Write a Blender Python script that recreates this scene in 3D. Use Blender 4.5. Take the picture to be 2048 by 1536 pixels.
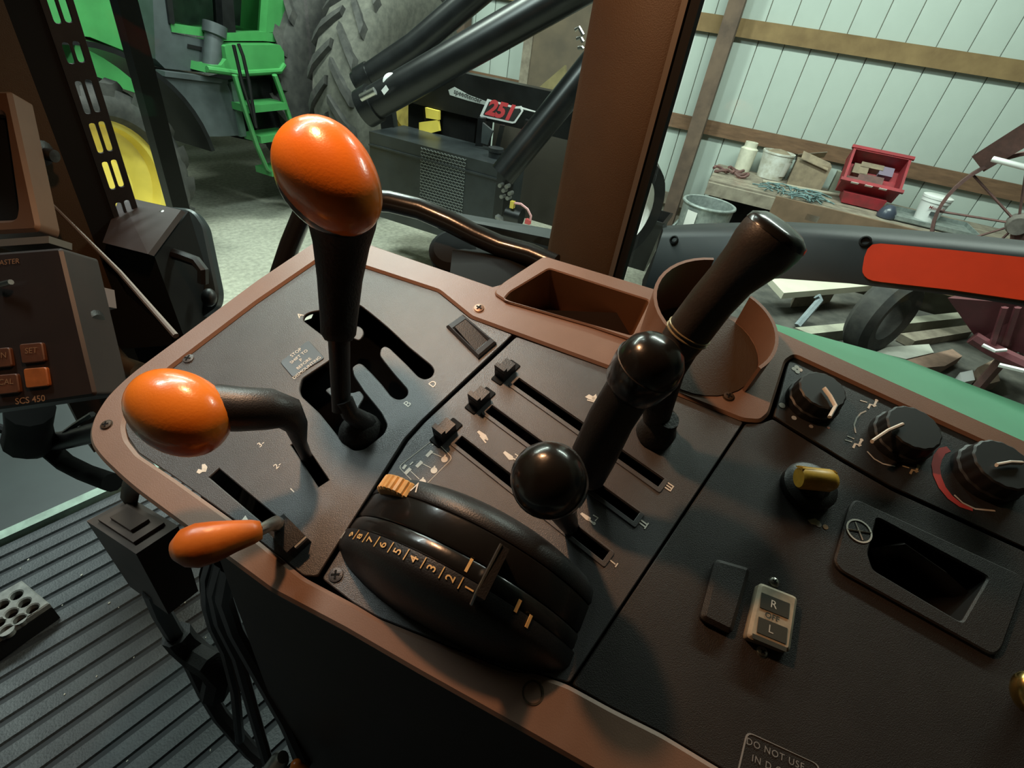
import bpy, math, random
from mathutils import Vector as V, Matrix
from mathutils.geometry import tessellate_polygon
random.seed(7)
for o in list(bpy.data.objects): bpy.data.objects.remove(o)
scene = bpy.context.scene
COL = scene.collection
PI = math.pi

# ------------------------------------------------------------------ camera
FPX, CX, CY, H = 1000.0, 1024.0, 768.0, 1.95
RT = V((0.63362814, -0.39146874, 0.66728375))    # tractor right / forward / up seen in camera axes (x right, y down, z ahead)
FW = V((-0.76217898, -0.46377548, 0.45165861))
UP = V((0.13265962, -0.79477326, -0.59223044))
def c2w(c):
    return V((RT.dot(c), FW.dot(c), UP.dot(c)))
CAM = V((0, 0, H))
IX, IY, IZ = c2w(V((1, 0, 0))), c2w(V((0, -1, 0))), c2w(V((0, 0, 1)))   # image right, image up, view direction
cam = bpy.data.cameras.new('camera'); cam.sensor_width = 36.0; cam.lens = 36.0 * FPX / 2048.0
cam.clip_start = 0.02; cam.clip_end = 200
co = bpy.data.objects.new('camera', cam); COL.objects.link(co)
m = Matrix.Identity(4)
for i, ax in enumerate((IX, IY, -IZ)):
    for j in range(3): m[j][i] = ax[j]
m.translation = CAM
co.matrix_world = m
scene.camera = co

# ------------------------------------------------------------------ world, exposure
w = bpy.data.worlds.new('world'); scene.world = w; w.use_nodes = True
bg = w.node_tree.nodes['Background']; bg.inputs[0].default_value = (0.55, 0.75, 0.72, 1); bg.inputs[1].default_value = 0.02
vs = scene.view_settings
vs.view_transform = 'Standard'; vs.look = 'None'; vs.exposure = 0.0; vs.gamma = 1.0; vs.use_curve_mapping = False
try:
    scene.cycles.max_bounces = 6; scene.cycles.transparent_max_bounces = 12; scene.cycles.caustics_reflective = False; scene.cycles.caustics_refractive = False
except Exception: pass

# ------------------------------------------------------------------ pixel helpers (place real points at real distances)
def ray(x, y): return c2w(V(((x - CX) / FPX, (y - CY) / FPX, 1.0)))
def PT(x, y, t): return CAM + ray(x, y) * t                 # at depth t
def PZ(x, y, z):
    r = ray(x, y); return CAM + r * ((z - H) / r.z)         # at height z
def PYW(x, y, Y):
    r = ray(x, y); return CAM + r * (Y / r.y)
def PXW(x, y, X):
    r = ray(x, y); return CAM + r * (X / r.x)
AL = math.radians(14.2)
WN, WT, ZZ = V((math.cos(AL), math.sin(AL), 0)), V((-math.sin(AL), math.cos(AL), 0)), V((0, 0, 1))
def B(a, d, z): return WT * a + WN * d + V((0, 0, z))        # barn frame: along wall, away from camera, height
def PW(x, y, d):
    r = ray(x, y); return CAM + r * (d / r.dot(WN))
TH, PH, DP = math.radians(19), math.radians(7), 0.38
E1 = V((math.cos(TH), 0, math.sin(TH))); E2 = V((0, math.cos(PH), math.sin(PH))); EN = E1.cross(E2).normalized(); E2 = EN.cross(E1)
PO = CAM - EN * DP                                           # console panel origin
def PA(x, y, a):
    r = ray(x, y); return CAM + r * (a / r.dot(WT))          # at distance a along the wall
def uv(x, y, wv=0.0):
    r = ray(x, y); P = CAM + r * ((wv - DP) / r.dot(EN)) - PO
    return (P.dot(E1), P.dot(E2))
def PU(u, v, wv=0.0): return PO + E1 * u + E2 * v + EN * wv
def PP(x, y, wv=0.0): return PU(*uv(x, y, wv), wv)
def uvs(pts, wv=0.0): return [uv(x, y, wv) for x, y in pts]

# ------------------------------------------------------------------ lamps of the place
def area(name, loc, target, sx, sy, power, col):
    l = bpy.data.lights.new(name, 'AREA'); l.shape = 'RECTANGLE'; l.size = sx; l.size_y = sy; l.energy = power; l.color = col
    o = bpy.data.objects.new(name, l); COL.objects.link(o); o.location = loc
    o.rotation_euler = (V(target) - V(loc)).to_track_quat('-Z', 'Y').to_euler(); return o
COOL = (0.88, 1.0, 0.91)
area('barn_tube_light', B(3.0, 3.0, 4.2), B(3.2, 3.2, 0), 2.4, 0.3, 190, COOL)
area('barn_tube_light', B(-0.6, 3.6, 4.2), B(-0.6, 3.8, 0), 2.4, 0.3, 190, COOL)
area('barn_tube_light', B(1.95, 1.15, 4.2), B(1.95, 1.15, 0), 2.4, 0.3, 150, (0.84, 1.0, 0.97))
lp = PU(0.26, 0.41, 0.47)
l = bpy.data.lights.new('cab_dome_lamp', 'SPOT'); l.energy = 9.6; l.color = (1.0, 0.53, 0.27); l.shadow_soft_size = 0.018; l.spot_size = math.radians(178); l.spot_blend = 0.75
o = bpy.data.objects.new('cab_dome_lamp', l); COL.objects.link(o); o.location = lp
o.rotation_euler = (PU(0.32, 0.27, 0) - lp).to_track_quat('-Z', 'Y').to_euler()

# ------------------------------------------------------------------ materials
def s2l(c): return tuple((x / 12.92 if x <= 0.04045 else ((x + 0.055) / 1.055) ** 2.4) for x in c)
MATS = {}
def mat(name, col, rough=0.5, metal=0.0, var=0.0, scale=20.0, bump=0.0, bscale=None, col2=None, spec=0.5, coat=0.0, stretch=None, emit=0.0):
    if name in MATS: return MATS[name]
    M = bpy.data.materials.new(name); M.use_nodes = True; nt = M.node_tree; b = nt.nodes['Principled BSDF']
    b.inputs['Base Color'].default_value = (*col, 1); b.inputs['Roughness'].default_value = rough; b.inputs['Metallic'].default_value = metal
    b.inputs['Specular IOR Level'].default_value = spec; b.inputs['Coat Weight'].default_value = coat
    tc = nt.nodes.new('ShaderNodeTexCoord'); mp = nt.nodes.new('ShaderNodeMapping'); nt.links.new(tc.outputs['Object'], mp.inputs[0])
    if stretch: mp.inputs['Scale'].default_value = stretch
    if var > 0 or col2:
        n = nt.nodes.new('ShaderNodeTexNoise'); n.inputs['Scale'].default_value = scale; n.inputs['Detail'].default_value = 6; n.inputs['Roughness'].default_value = 0.6
        nt.links.new(mp.outputs[0], n.inputs['Vector'])
        r = nt.nodes.new('ShaderNodeValToRGB')
        c2 = col2 if col2 else tuple(max(0, x * (1 - var)) for x in col)
        c1 = col if col2 else tuple(min(1, x * (1 + var)) for x in col)
        r.color_ramp.elements[0].position = 0.35; r.color_ramp.elements[1].position = 0.66
        r.color_ramp.elements[0].color = (*c2, 1); r.color_ramp.elements[1].color = (*c1, 1)
        nt.links.new(n.outputs['Fac'], r.inputs[0]); nt.links.new(r.outputs[0], b.inputs['Base Color'])
    if bump > 0:
        n2 = nt.nodes.new('ShaderNodeTexNoise'); n2.inputs['Scale'].default_value = bscale or scale * 6; n2.inputs['Detail'].default_value = 3
        nt.links.new(mp.outputs[0], n2.inputs['Vector'])
        bp = nt.nodes.new('ShaderNodeBump'); bp.inputs['Strength'].default_value = bump; bp.inputs['Distance'].default_value = 0.002
        nt.links.new(n2.outputs['Fac'], bp.inputs['Height']); nt.links.new(bp.outputs[0], b.inputs['Normal'])
    if emit:
        b.inputs['Emission Color'].default_value = (*col, 1); b.inputs['Emission Strength'].default_value = emit
    MATS[name] = M; return M
def glass(name, tint, gloss=0.06):
    M = bpy.data.materials.new(name); M.use_nodes = True; nt = M.node_tree; nt.nodes.clear()
    out = nt.nodes.new('ShaderNodeOutputMaterial'); mx = nt.nodes.new('ShaderNodeMixShader'); t = nt.nodes.new('ShaderNodeBsdfTransparent'); g = nt.nodes.new('ShaderNodeBsdfGlossy')
    t.inputs[0].default_value = (*tint, 1); g.inputs[0].default_value = (1, 1, 1, 1); g.inputs['Roughness'].default_value = 0.02
    lw = nt.nodes.new('ShaderNodeLayerWeight'); pw_ = nt.nodes.new('ShaderNodeMath'); pw_.operation = 'POWER'; pw_.inputs[1].default_value = 5.0
    f = nt.nodes.new('ShaderNodeMath'); f.operation = 'MULTIPLY_ADD'; f.inputs[1].default_value = 0.6; f.inputs[2].default_value = 0.010
    nt.links.new(lw.outputs['Facing'], pw_.inputs[0]); nt.links.new(pw_.outputs[0], f.inputs[0]); nt.links.new(f.outputs[0], mx.inputs[0])
    nt.links.new(t.outputs[0], mx.inputs[1]); nt.links.new(g.outputs[0], mx.inputs[2]); nt.links.new(mx.outputs[0], out.inputs[0])
    MATS[name] = M; return M

BROWN = mat('brown_plastic', (0.205, 0.120, 0.085), 0.38, var=0.10, scale=9, bump=0.08, bscale=1100)
BROWN2 = mat('brown_dark_plastic', (0.043, 0.0225, 0.0072), 0.6, var=0.15, scale=7, bump=0.2, bscale=700)
PANEL = mat('charcoal_panel', (0.066, 0.063, 0.065), 0.33, var=0.08, scale=30, bump=0.25, bscale=1600)
BLACK = mat('black_plastic', (0.012, 0.011, 0.011), 0.42, var=0.2, scale=40, bump=0.15, bscale=900)
BLACKM = mat('black_matte', (0.006, 0.006, 0.006), 0.8, spec=0.2)
SHADE = mat('shade_black', (0.0012, 0.0012, 0.0012), 0.9, spec=0.03)  # near-black that paints in the shade below the console openings
GLOSSB = mat('black_gloss', (0.010, 0.009, 0.008), 0.23, coat=0.15, bump=0.04, bscale=300)
RUBBER = mat('black_rubber', (0.009, 0.0085, 0.008), 0.62, spec=0.35, var=0.3, scale=60, bump=0.3, bscale=400)
ORANGE = mat('orange_plastic', (0.66, 0.165, 0.014), 0.26, var=0.05, scale=20, bump=0.06, bscale=500, coat=0.2)
ORANGE2 = mat('orange_worn_plastic', (0.50, 0.12, 0.014), 0.35, var=0.15, scale=25, bump=0.06, bscale=300)
PRINT = mat('printed_white', (0.72, 0.66, 0.58), 0.55)
CHROME = mat('worn_metal', (0.55, 0.54, 0.50), 0.28, metal=1.0, var=0.15, scale=80)
STEEL = mat('dull_steel', (0.30, 0.30, 0.29), 0.45, metal=0.8, var=0.2, scale=40)
YELLOWP = mat('yellow_plastic', (0.75, 0.40, 0.05), 0.4, var=0.15, scale=120)
TANW = mat('tan_plastic', (0.62, 0.36, 0.13), 0.4, var=0.15, scale=120)
WHITEP = mat('white_plastic', (0.82, 0.80, 0.74), 0.4)
REDP = mat('red_print', (0.45, 0.03, 0.025), 0.5)
IVORY = mat('ivory_plastic', (0.36, 0.30, 0.22), 0.5, var=0.2, scale=90)

# ------------------------------------------------------------------ mesh builder
class MB:
    def __init__(s): s.v = []; s.f = []
    def add(s, vs, fs):
        k = len(s.v); s.v += [V(p) for p in vs]; s.f += [tuple(i + k for i in f) for f in fs]; return s
    def box(s, c, ax, sz):
        c = V(c); X, Y, Z = (V(a).normalized() * (q / 2) for a, q in zip(ax, sz))
        p = [c + X * i + Y * j + Z * k for k in (-1, 1) for j in (-1, 1) for i in (-1, 1)]
        return s.add(p, [(0, 2, 3, 1), (4, 5, 7, 6), (0, 1, 5, 4), (2, 6, 7, 3), (0, 4, 6, 2), (1, 3, 7, 5)])
    def hexa(s, p):      # 8 points: bottom 4, top 4 (same order)
        return s.add(p, [(3, 2, 1, 0), (4, 5, 6, 7), (0, 1, 5, 4), (1, 2, 6, 5), (2, 3, 7, 6), (3, 0, 4, 7)])
    def prism(s, poly, d):
        n = len(poly); d = V(d); poly = [V(p) for p in poly]
        return s.add(poly + [p + d for p in poly], [tuple(range(n - 1, -1, -1)), tuple(range(n, 2 * n))] + [(i, (i + 1) % n, n + (i + 1) % n, n + i) for i in range(n)])
    def rings(s, rs, cap=True, close=True):
        n = len(rs[0]); k = len(s.v); s.v += [V(p) for r in rs for p in r]
        for j in range(len(rs) - 1):
            for i in range(n if close else n - 1):
                a, b2 = k + j * n + i, k + j * n + (i + 1) % n
                s.f.append((a, b2, b2 + n, a + n))
        if cap:
            s.f.append(tuple(k + i for i in range(n - 1, -1, -1))); s.f.append(tuple(k + (len(rs) - 1) * n + i for i in range(n)))
        return s
    def tube(s, pts, r, n=12, cap=True, flat=1.0, ref=None, dome=False):
        pts = [V(p) for p in pts]; m = len(pts)
        if not isinstance(r, (list, tuple)): r = [r] * m
        r = list(r)
        if dome:
            d0 = (pts[-1] - pts[-2]).normalized(); e = pts[-1]; re = r[-1]
            for q in (0.35, 0.65, 0.87, 0.985): pts.append(e + d0 * re * q); r.append(re * math.sqrt(max(0, 1 - q * q)))
            m = len(pts)
        T = []
        for i in range(m):
            a, b2 = pts[max(0, i - 1)], pts[min(m - 1, i + 1)]; T.append((b2 - a).normalized())
        up = V(ref) if ref else (V((0, 0, 1)) if abs(T[0].z) < 0.9 else V((1, 0, 0)))
        X = (up - T[0] * up.dot(T[0])).normalized(); rs = []
        for i in range(m):
            X = (X - T[i] * X.dot(T[i])).normalized(); Y = T[i].cross(X)
            rs.append([pts[i] + X * (r[i] * math.cos(2 * PI * k / n)) + Y * (r[i] * flat * math.sin(2 * PI * k / n)) for k in range(n)])
        return s.rings(rs, cap)
    def lathe(s, o, axis, prof, n=28, cap=True, a0=0.0, a1=2 * PI, ref=None):
        o, A = V(o), V(axis).normalized(); up = V(ref) if ref else (V((0, 0, 1)) if abs(A.z) < 0.9 else V((1, 0, 0)))
        X = (up - A * up.dot(A)).normalized(); Y = A.cross(X); full = abs(a1 - a0 - 2 * PI) < 1e-6
        k = n if full else n + 1
        rs = [[o + A * h + (X * math.cos(a0 + (a1 - a0) * i / n) + Y * math.sin(a0 + (a1 - a0) * i / n)) * max(r, 1e-5) for i in range(k)] for r, h in prof]
        return s.rings(rs, cap and full, full)
    def ell(s, c, ax, rad, nu=28, nv=16, power=1.0):
        c = V(c); X, Y, Z = (V(a).normalized() * q for a, q in zip(ax, rad)); rs = []
        for j in range(nv + 1):
            t = PI * (j + 0.001) / (nv + 0.002); st, ct = math.sin(t), math.cos(t)
            rs.append([c + Z * ct + (X * math.cos(2 * PI * i / nu) + Y * math.sin(2 * PI * i / nu)) * st for i in range(nu)])
        return s.rings(rs)
    def plate(s, outer, holes, top, thick, ch=0.0008, F=None):
        """flat plate in a frame (O, X, Y, N) with holes and a small chamfer; top = height of the upper face"""
        O, X, Y, N = F or (PO, E1, E2, EN)
        def area2(p): return sum(p[i][0] * p[(i + 1) % len(p)][1] - p[(i + 1) % len(p)][0] * p[i][1] for i in range(len(p)))
        def off(p, d):
            n = len(p); out = []
            for i in range(n):
                a, b2, c = V(p[i - 1]), V(p[i]), V(p[(i + 1) % n]); e1 = (b2 - a).normalized(); e2 = (c - b2).normalized()
                n1, n2 = V((-e1.y, e1.x)), V((-e2.y, e2.x)); q = n1 + n2; L = q.length
                q = n1 if L < 1e-4 else q / L; sc = d / max(0.5, q.dot(n1)); out.append((b2.x + q.x * sc, b2.y + q.y * sc))
            return out
        loops = [outer if area2(outer) > 0 else outer[::-1]] + [h if area2(h) < 0 else h[::-1] for h in holes]
        tl = [off(p, ch) for p in loops]
        flat = [q for p in tl for q in p]
        tris = tessellate_polygon([[V((x, y, 0)) for x, y in p] for p in tl])
        def P(q, z): return O + X * q[0] + Y * q[1] + N * z
        def fix(t, up):
            a, b2, c = (V(flat[i]) for i in t); cr = (b2 - a).x * (c - a).y - (b2 - a).y * (c - a).x
            return t if (cr > 0) == up else (t[0], t[2], t[1])
        s.add([P(q, top) for q in flat], [fix(t, True) for t in tris])
        bot = [q for p in loops for q in p]
        s.add([P(q, top - thick) for q in bot], [fix(t, False) for t in tris])
        for p, tp in zip(loops, tl):
            n = len(p); vs = [P(q, top) for q in tp] + [P(q, top - ch) for q in p] + [P(q, top - thick) for q in p]
            fs = []
            for i in range(n):
                j = (i + 1) % n; fs += [(n + i, n + j, j, i), (2 * n + i, 2 * n + j, n + j, n + i)]
            s.add(vs, fs)
        return s
    def text(s, t, o, xd, yd, size, ext=0.0002, bold=0.0, cx='CENTER', cyy='CENTER', shear=0.0, space=1.0):
        c = bpy.data.curves.new('lettering', 'FONT'); c.body = t; c.size = 1.0; c.align_x = cx; c.align_y = cyy; c.offset = bold; c.shear = shear; c.resolution_u = 3; c.space_character = space
        ob = bpy.data.objects.new('lettering', c); COL.objects.link(ob); me = bpy.data.meshes.new_from_object(ob)
        xd, yd = V(xd).normalized(), V(yd).normalized(); nz = xd.cross(yd)
        s.add([V(o) + (xd * q.co.x + yd * q.co.y) * size + nz * ext for q in me.vertices], [tuple(p.vertices) for p in me.polygons])
        bpy.data.objects.remove(ob); bpy.data.curves.remove(c); bpy.data.meshes.remove(me); return s

def roundp(pts, r, seg=5):
    out = []; n = len(pts)
    for i in range(n):
        a, b2, c = V(pts[i - 1]), V(pts[i]), V(pts[(i + 1) % n]); rr = r[i] if isinstance(r, (list, tuple)) else r
        d1, d2 = (a - b2), (c - b2); k = min(rr, d1.length * 0.48, d2.length * 0.48)
        if k < 1e-6: out.append(tuple(b2)); continue
        p1, p2 = b2 + d1.normalized() * k, b2 + d2.normalized() * k
        for q in range(seg + 1):
            t = q / seg; out.append(tuple(p1 * (1 - t) ** 2 + b2 * (2 * t * (1 - t)) + p2 * t * t))
    return out

# ------------------------------------------------------------------ things and parts
def mesh_obj(name, mb, material, loc, parent=None, sharp=40):
    me = bpy.data.meshes.new(name); me.from_pydata([p - loc for p in mb.v], [], mb.f); me.validate()
    me.materials.append(material)
    for p in me.polygons: p.use_smooth = True
    me.set_sharp_from_angle(angle=math.radians(sharp)); me.update()
    o = bpy.data.objects.new(name, me); COL.objects.link(o)
    if parent: o.parent = parent
    else: o.location = loc
    return o
def base_of(mb):
    xs, ys, zs = zip(*[(p.x, p.y, p.z) for p in mb.v]); return V(((min(xs) + max(xs)) / 2, (min(ys) + max(ys)) / 2, min(zs)))
def tag(o, label=None, cat=None, group=None, kind=None):
    if label: o['label'] = label
    if cat: o['category'] = cat
    if group: o['group'] = group
    if kind: o['kind'] = kind
    return o
ROOTLOC = {}
def thing(name, label, cat, loc, group=None, kind=None):
    o = bpy.data.objects.new(name, None); o.empty_display_size = 0.03; COL.objects.link(o); o.location = V(loc); ROOTLOC[o] = V(loc)
    return tag(o, label, cat, group, kind)
def part(root, name, mb, material, under=None, label=None, kind=None, sharp=40):
    """a mesh below its thing (or below another part of it); all frames share the thing's origin"""
    o = mesh_obj(name, mb, material, ROOTLOC[root], under or root, sharp)
    return tag(o, label, None, None, kind)
def solo(name, label, cat, mb, material, group=None, kind=None, sharp=40):
    o = mesh_obj(name, mb, material, base_of(mb), None, sharp); ROOTLOC[o] = base_of(mb); return tag(o, label, cat, group, kind)
def struct(name, mb, material, label=None, sharp=40):
    return solo(name, label, None, mb, material, None, 'structure', sharp)

# ================================================================== BARN
CONC = mat('concrete_floor', (0.46, 0.45, 0.37), 0.9, col2=(0.30, 0.295, 0.245), scale=26, bump=0.8, bscale=70)
SIDING = mat('painted_siding', (0.44, 0.50, 0.46), 0.5, var=0.06, scale=1.5)
WOOD = mat('weathered_wood', (0.19, 0.105, 0.058), 0.8, col2=(0.12, 0.065, 0.036), scale=6, stretch=(1, 1, 6), bump=0.3)
WOODY = mat('yellow_pine', (0.26, 0.17, 0.075), 0.8, col2=(0.17, 0.105, 0.045), scale=4, bump=0.3)
GREYW = mat('grey_board', (0.30, 0.26, 0.20), 0.85, col2=(0.17, 0.14, 0.11), scale=9, bump=0.4)
PLY = mat('plywood', (0.14, 0.105, 0.07), 0.8, col2=(0.09, 0.07, 0.05), scale=3)
STEM = mat('stem_wall', (0.42, 0.40, 0.33), 0.9, col2=(0.30, 0.27, 0.22), scale=5)
GREEN = mat('tractor_green', (0.055, 0.25, 0.075), 0.32, var=0.12, scale=5, coat=0.2)
FENDERGREEN = mat('pale_green_paint', (0.075, 0.27, 0.15), 0.4, var=0.08, scale=6)
TYRE = mat('dusty_tyre', (0.060, 0.058, 0.053), 0.85, col2=(0.028, 0.028, 0.027), scale=12, bump=0.4, bscale=80)
MUD = mat('dusty_tread', (0.24, 0.23, 0.18), 0.9, col2=(0.09, 0.088, 0.075), scale=6, bump=0.4, bscale=60)
YEL = mat('wheel_yellow', (0.78, 0.60, 0.10), 0.4, var=0.08, scale=6)
YELD = mat('dirty_yellow', (0.40, 0.30, 0.07), 0.6, var=0.25, scale=9)
DGREY = mat('dark_grey_plastic', (0.055, 0.065, 0.068), 0.45, var=0.2, scale=6)
MACH = mat('machine_black', (0.007, 0.0075, 0.008), 0.33, var=0.35, scale=9)
MACHL = mat('machine_black_steel', (0.022, 0.026, 0.028), 0.38, var=0.2, scale=9)
GALV = mat('galvanised', (0.42, 0.47, 0.45), 0.42, metal=0.5, col2=(0.27, 0.31, 0.30), scale=25)
CRATE = mat('red_crate_plastic', (0.36, 0.028, 0.04), 0.55, col2=(0.22, 0.03, 0.035), scale=12)
RUST = mat('faded_red_iron', (0.19, 0.090, 0.080), 0.75, col2=(0.11, 0.06, 0.055), scale=14, bump=0.4)
BURG = mat('burgundy_paint', (0.15, 0.035, 0.045), 0.5, col2=(0.10, 0.03, 0.035), scale=10)
PAPER = mat('white_paper', (0.80, 0.80, 0.76), 0.7)
CARD = mat('brown_cardboard', (0.30, 0.235, 0.16), 0.85, col2=(0.20, 0.155, 0.11), scale=15)
GREYLID = mat('bucket_grey', (0.33, 0.33, 0.31), 0.5)
DECALW = mat('decal_white', (0.85, 0.85, 0.83), 0.5)
DECALR = mat('decal_red', (0.72, 0.07, 0.08), 0.5)

struct('floor', MB().add([B(-9, -7, 0), B(-9, 6.2, 0), B(14, 6.2, 0), B(14, -7, 0)], [(0, 3, 2, 1)]), CONC, 'dusty pale concrete barn floor')
WD = 6.0
struct('ceiling', MB().box(B(2.5, 0, 4.6), (WT, WN, ZZ), (23, 14, 0.1)), mat('barn_ceiling', (0.55, 0.58, 0.55), 0.7), 'unseen pale barn ceiling reflecting light')  # unseen, added pale to reflect light and lift the ambient level
wr = struct('wall_back', MB().box(B(2, WD + 0.12, 2.6), (WT, WN, ZZ), (22, 0.1, 5.2)), STEM, 'barn back wall clad in pale ribbed metal siding')
pw = 0.229; base_a = -0.455
proto = None
for k in range(-22, 52):
    a = base_a + k * pw
    c = B(a, WD + 0.05, 0.5)
    if proto is None:
        mb = MB(); hw = pw / 2
        prof = [(-hw, 0.03), (-hw + 0.0045, 0.03), (-hw + 0.006, 0.0), (-hw + 0.03, -0.002), (hw - 0.03, -0.002), (hw - 0.002, 0.002)]
        mb.rings([[WT * q + WN * e + ZZ * z for q, e in prof] + [WT * hw + WN * 0.04 + ZZ * z, WT * -hw + WN * 0.04 + ZZ * z] for z in (0.0, 4.6)])
        proto = mesh_obj('siding_panel', mb, SIDING, V((0, 0, 0)))
        o = proto
    else:
        o = proto.copy(); COL.objects.link(o)
    o.parent = wr; o.location = c - ROOTLOC[wr]
for z0, mt, th in ((2.04, WOODY, 0.14), (1.212, WOOD, 0.128), (2.95, WOODY, 0.14), (0.46, GREYW, 0.12)):
    mb = MB().box(B(2, WD + 0.02, z0 + th / 2), (WT, WN, ZZ), (18, 0.04, th)); part(wr, 'girt', mb, mt)
for a, wd in ((0.63, 0.14), (3.42, 0.15), (-2.6, 0.14), (6.4, 0.15)):
    part(wr, 'post', MB().box(B(a, WD - 0.08, 2.4), (WT, WN, ZZ), (wd, 0.15, 4.8)), mat('post_wood', (0.15, 0.10, 0.07), 0.85, col2=(0.09, 0.06, 0.045), scale=6, bump=0.3))

# plywood sheet and stud behind the machine
t = thing('plywood_sheet', 'dark brown plywood sheet leaning on the wall behind the black machine', 'plywood', B(2.1, WD - 0.2, 0))
part(t, 'sheet', MB().box(B(2.05, WD - 0.1, 1.55), (WT, WN, ZZ), (1.0, 0.03, 2.7)), PLY)
part(t, 'stud', MB().box(B(2.58, WD - 0.11, 1.55), (WT, WN, ZZ), (0.10, 0.05, 2.7)), GREYW)

# ---------------------------------------------------------------- green tractor (parked across, beyond the cab glass)
TA = 4.25                                # its near side plane (distance along the wall)
gt = thing('green_tractor', 'large green farm tractor with yellow wheels parked left of the black machine', 'tractor', B(TA + 0.6, 3.4, 0))
def gp(name, mb, mt, **k): return part(gt, name, mb, mt, **k)
def wheel(name, a, d, z, R, Wd, rim_r, nl, steer=0.0, ymat=YEL, tm=TYRE, lugm=TYRE):
    ax = (WT * -math.cos(steer) + WN * math.sin(steer)).normalized(); c = B(a, d, z)
    hw = Wd / 2; rb = R - 0.055
    prof = [(rim_r, -hw * 0.7), (rim_r + 0.03, -hw * 0.95), ((rim_r + rb) / 2, -hw * 1.04), (rb - 0.05, -hw * 0.98), (rb, -hw * 0.8), (rb + 0.012, 0), (rb, hw * 0.8), (rb - 0.05, hw * 0.98), ((rim_r + rb) / 2, hw * 1.04), (rim_r + 0.03, hw * 0.95), (rim_r, hw * 0.7)]
    ty = gp('tyre', MB().lathe(c, ax, prof, 48, cap=False), tm)
    X = ZZ; Y = ax.cross(X)
    for i in range(nl):
        for s in (-1, 1):
            mb = MB(); rs = []
            for q in range(4):
                f = q / 3; h = s * hw * (0.06 + 0.9 * f); an = 2 * PI * (i + (0.5 if s > 0 else 0)) / nl + f * 0.85 * (2 * PI / nl) ; wl = 0.046 + 0.016 * f
                if q == 3: an += 0.02
                dwn = 0.0 if q < 3 else 0.045
                ring = []
                for rr, wv in ((rb - 0.03 - dwn, -wl), (R - dwn * 0.7, -wl * 0.7), (R - dwn * 0.7, wl * 0.7), (rb - 0.03 - dwn, wl)):
                    aa = an + wv / R; ring.append(c + ax * h + (X * math.cos(aa) + Y * math.sin(aa)) * rr)
                rs.append(ring)
            gp('lug', mb.rings(rs), lugm, under=ty)
    rp = [(rim_r + 0.012, hw * 0.78), (rim_r + 0.012, hw * 0.62), (rim_r - 0.03, hw * 0.55), (rim_r - 0.045, hw * 0.2), (rim_r - 0.11, hw * 0.02), (rim_r - 0.2, hw * 0.10), (rim_r * 0.45, hw * 0.22), (rim_r * 0.42, hw * 0.5), (rim_r * 0.22, hw * 0.55), (0.0, hw * 0.55)]
    ri = gp('wheel_rim', MB().lathe(c, ax, rp, 40, cap=False), ymat)
    return ty, ri
DUST = mat('dusty_tread_base', (0.125, 0.122, 0.102), 0.9, col2=(0.075, 0.074, 0.064), scale=16, bump=0.3, bscale=60)
fc = PZ(196, 372, 0.66)
wheel('front', fc.dot(WT), fc.dot(WN), 0.66, 0.66, 0.34, 0.42, 17, steer=0.16)
wheel('rear_outer', 3.52, 4.88, 1.06, 1.06, 0.48, 0.55, 23, lugm=TYRE, tm=DUST, ymat=YELD)
wheel('rear_inner', 4.28, 4.88, 1.06, 1.06, 0.48, 0.55, 23)
def gpoly(name, pts, off, depth, mt): return gp(name, MB().prism([PA(x, y, TA + off) for x, y in pts], WT * depth), mt)
gpoly('hood', [(60, -60), (308, -60), (310, 100), (302, 114), (255, 104), (180, 74), (60, 60)], 0.10, 0.9, GREEN)
gpoly('engine_side', [(150, 70), (255, 104), (285, 190), (215, 168), (150, 150)], 0.16, 0.7, GREEN)
gpoly('cowl_panel', [(303, -60), (328, -60), (341, 47), (343, 66), (412, 80), (418, 90), (416, 128), (407, 145), (330, 137), (311, 118)], -0.05, 0.5, DGREY)
gpoly('cowl_vent', [(376, 88), (404, 94), (403, 102), (375, 96)], -0.056, 0.01, BLACKM)
gpoly('cab_sill', [(341, 46), (412, 57), (414, 74), (344, 64)], -0.06, 0.3, GREEN)
gpoly('cab_sill', [(447, 66), (530, 64), (563, 68), (561, 85), (527, 82), (447, 82)], -0.10, 0.4, GREEN)
gpoly('cab_corner_post', [(541, -60), (598, -60), (568, 64), (532, 65)], -0.10, 0.3, GREEN)
gpoly('cab_front_post', [(326, -60), (338, -60), (350, 48), (340, 47)], -0.07, 0.1, MACH)
gpoly('door_post', [(440, -60), (462, -60), (472, 66), (447, 66)], -0.09, 0.1, MACH)
gpoly('cab_window', [(336, -60), (542, -60), (534, 66), (345, 48)], -0.02, 0.02, glass('dusty_tractor_glass', (0.42, 0.50, 0.44)))
gpoly('cab_interior', [(330, -80), (545, -80), (534, 66), (345, 48)], 0.55, 0.6, mat('cab_dark', (0.05, 0.085, 0.06), 0.8, col2=(0.015, 0.02, 0.018), scale=4))
gp('tank_cap', MB().tube([PA(424, 134, TA - 0.12), PA(428, 72, TA - 0.12), PA(428.5, 70, TA - 0.12), PA(430, 48, TA - 0.12)], [0.068, 0.066, 0.085, 0.085], 18), DGREY)
gpoly('step_platform', [(414, 128), (423, 131), (442, 131), (453, 118), (449, 93), (453, 90), (464, 90), (560, 90), (568, 104), (570, 137), (560, 149), (478, 154), (412, 145)], -0.22, 0.36, GREEN)
gp('platform_lip', MB().tube([PA(414, 138, TA - 0.24), PA(478, 147, TA - 0.24), PA(560, 142, TA - 0.24), PA(568, 130, TA - 0.22)], 0.022, 8), GREEN)
gpoly('fuel_tank', [(330, 148), (412, 158), (453, 164), (464, 191), (481, 271), (440, 273), (401, 273), (382, 219), (325, 164)], -0.14, 0.55, DGREY)
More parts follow.
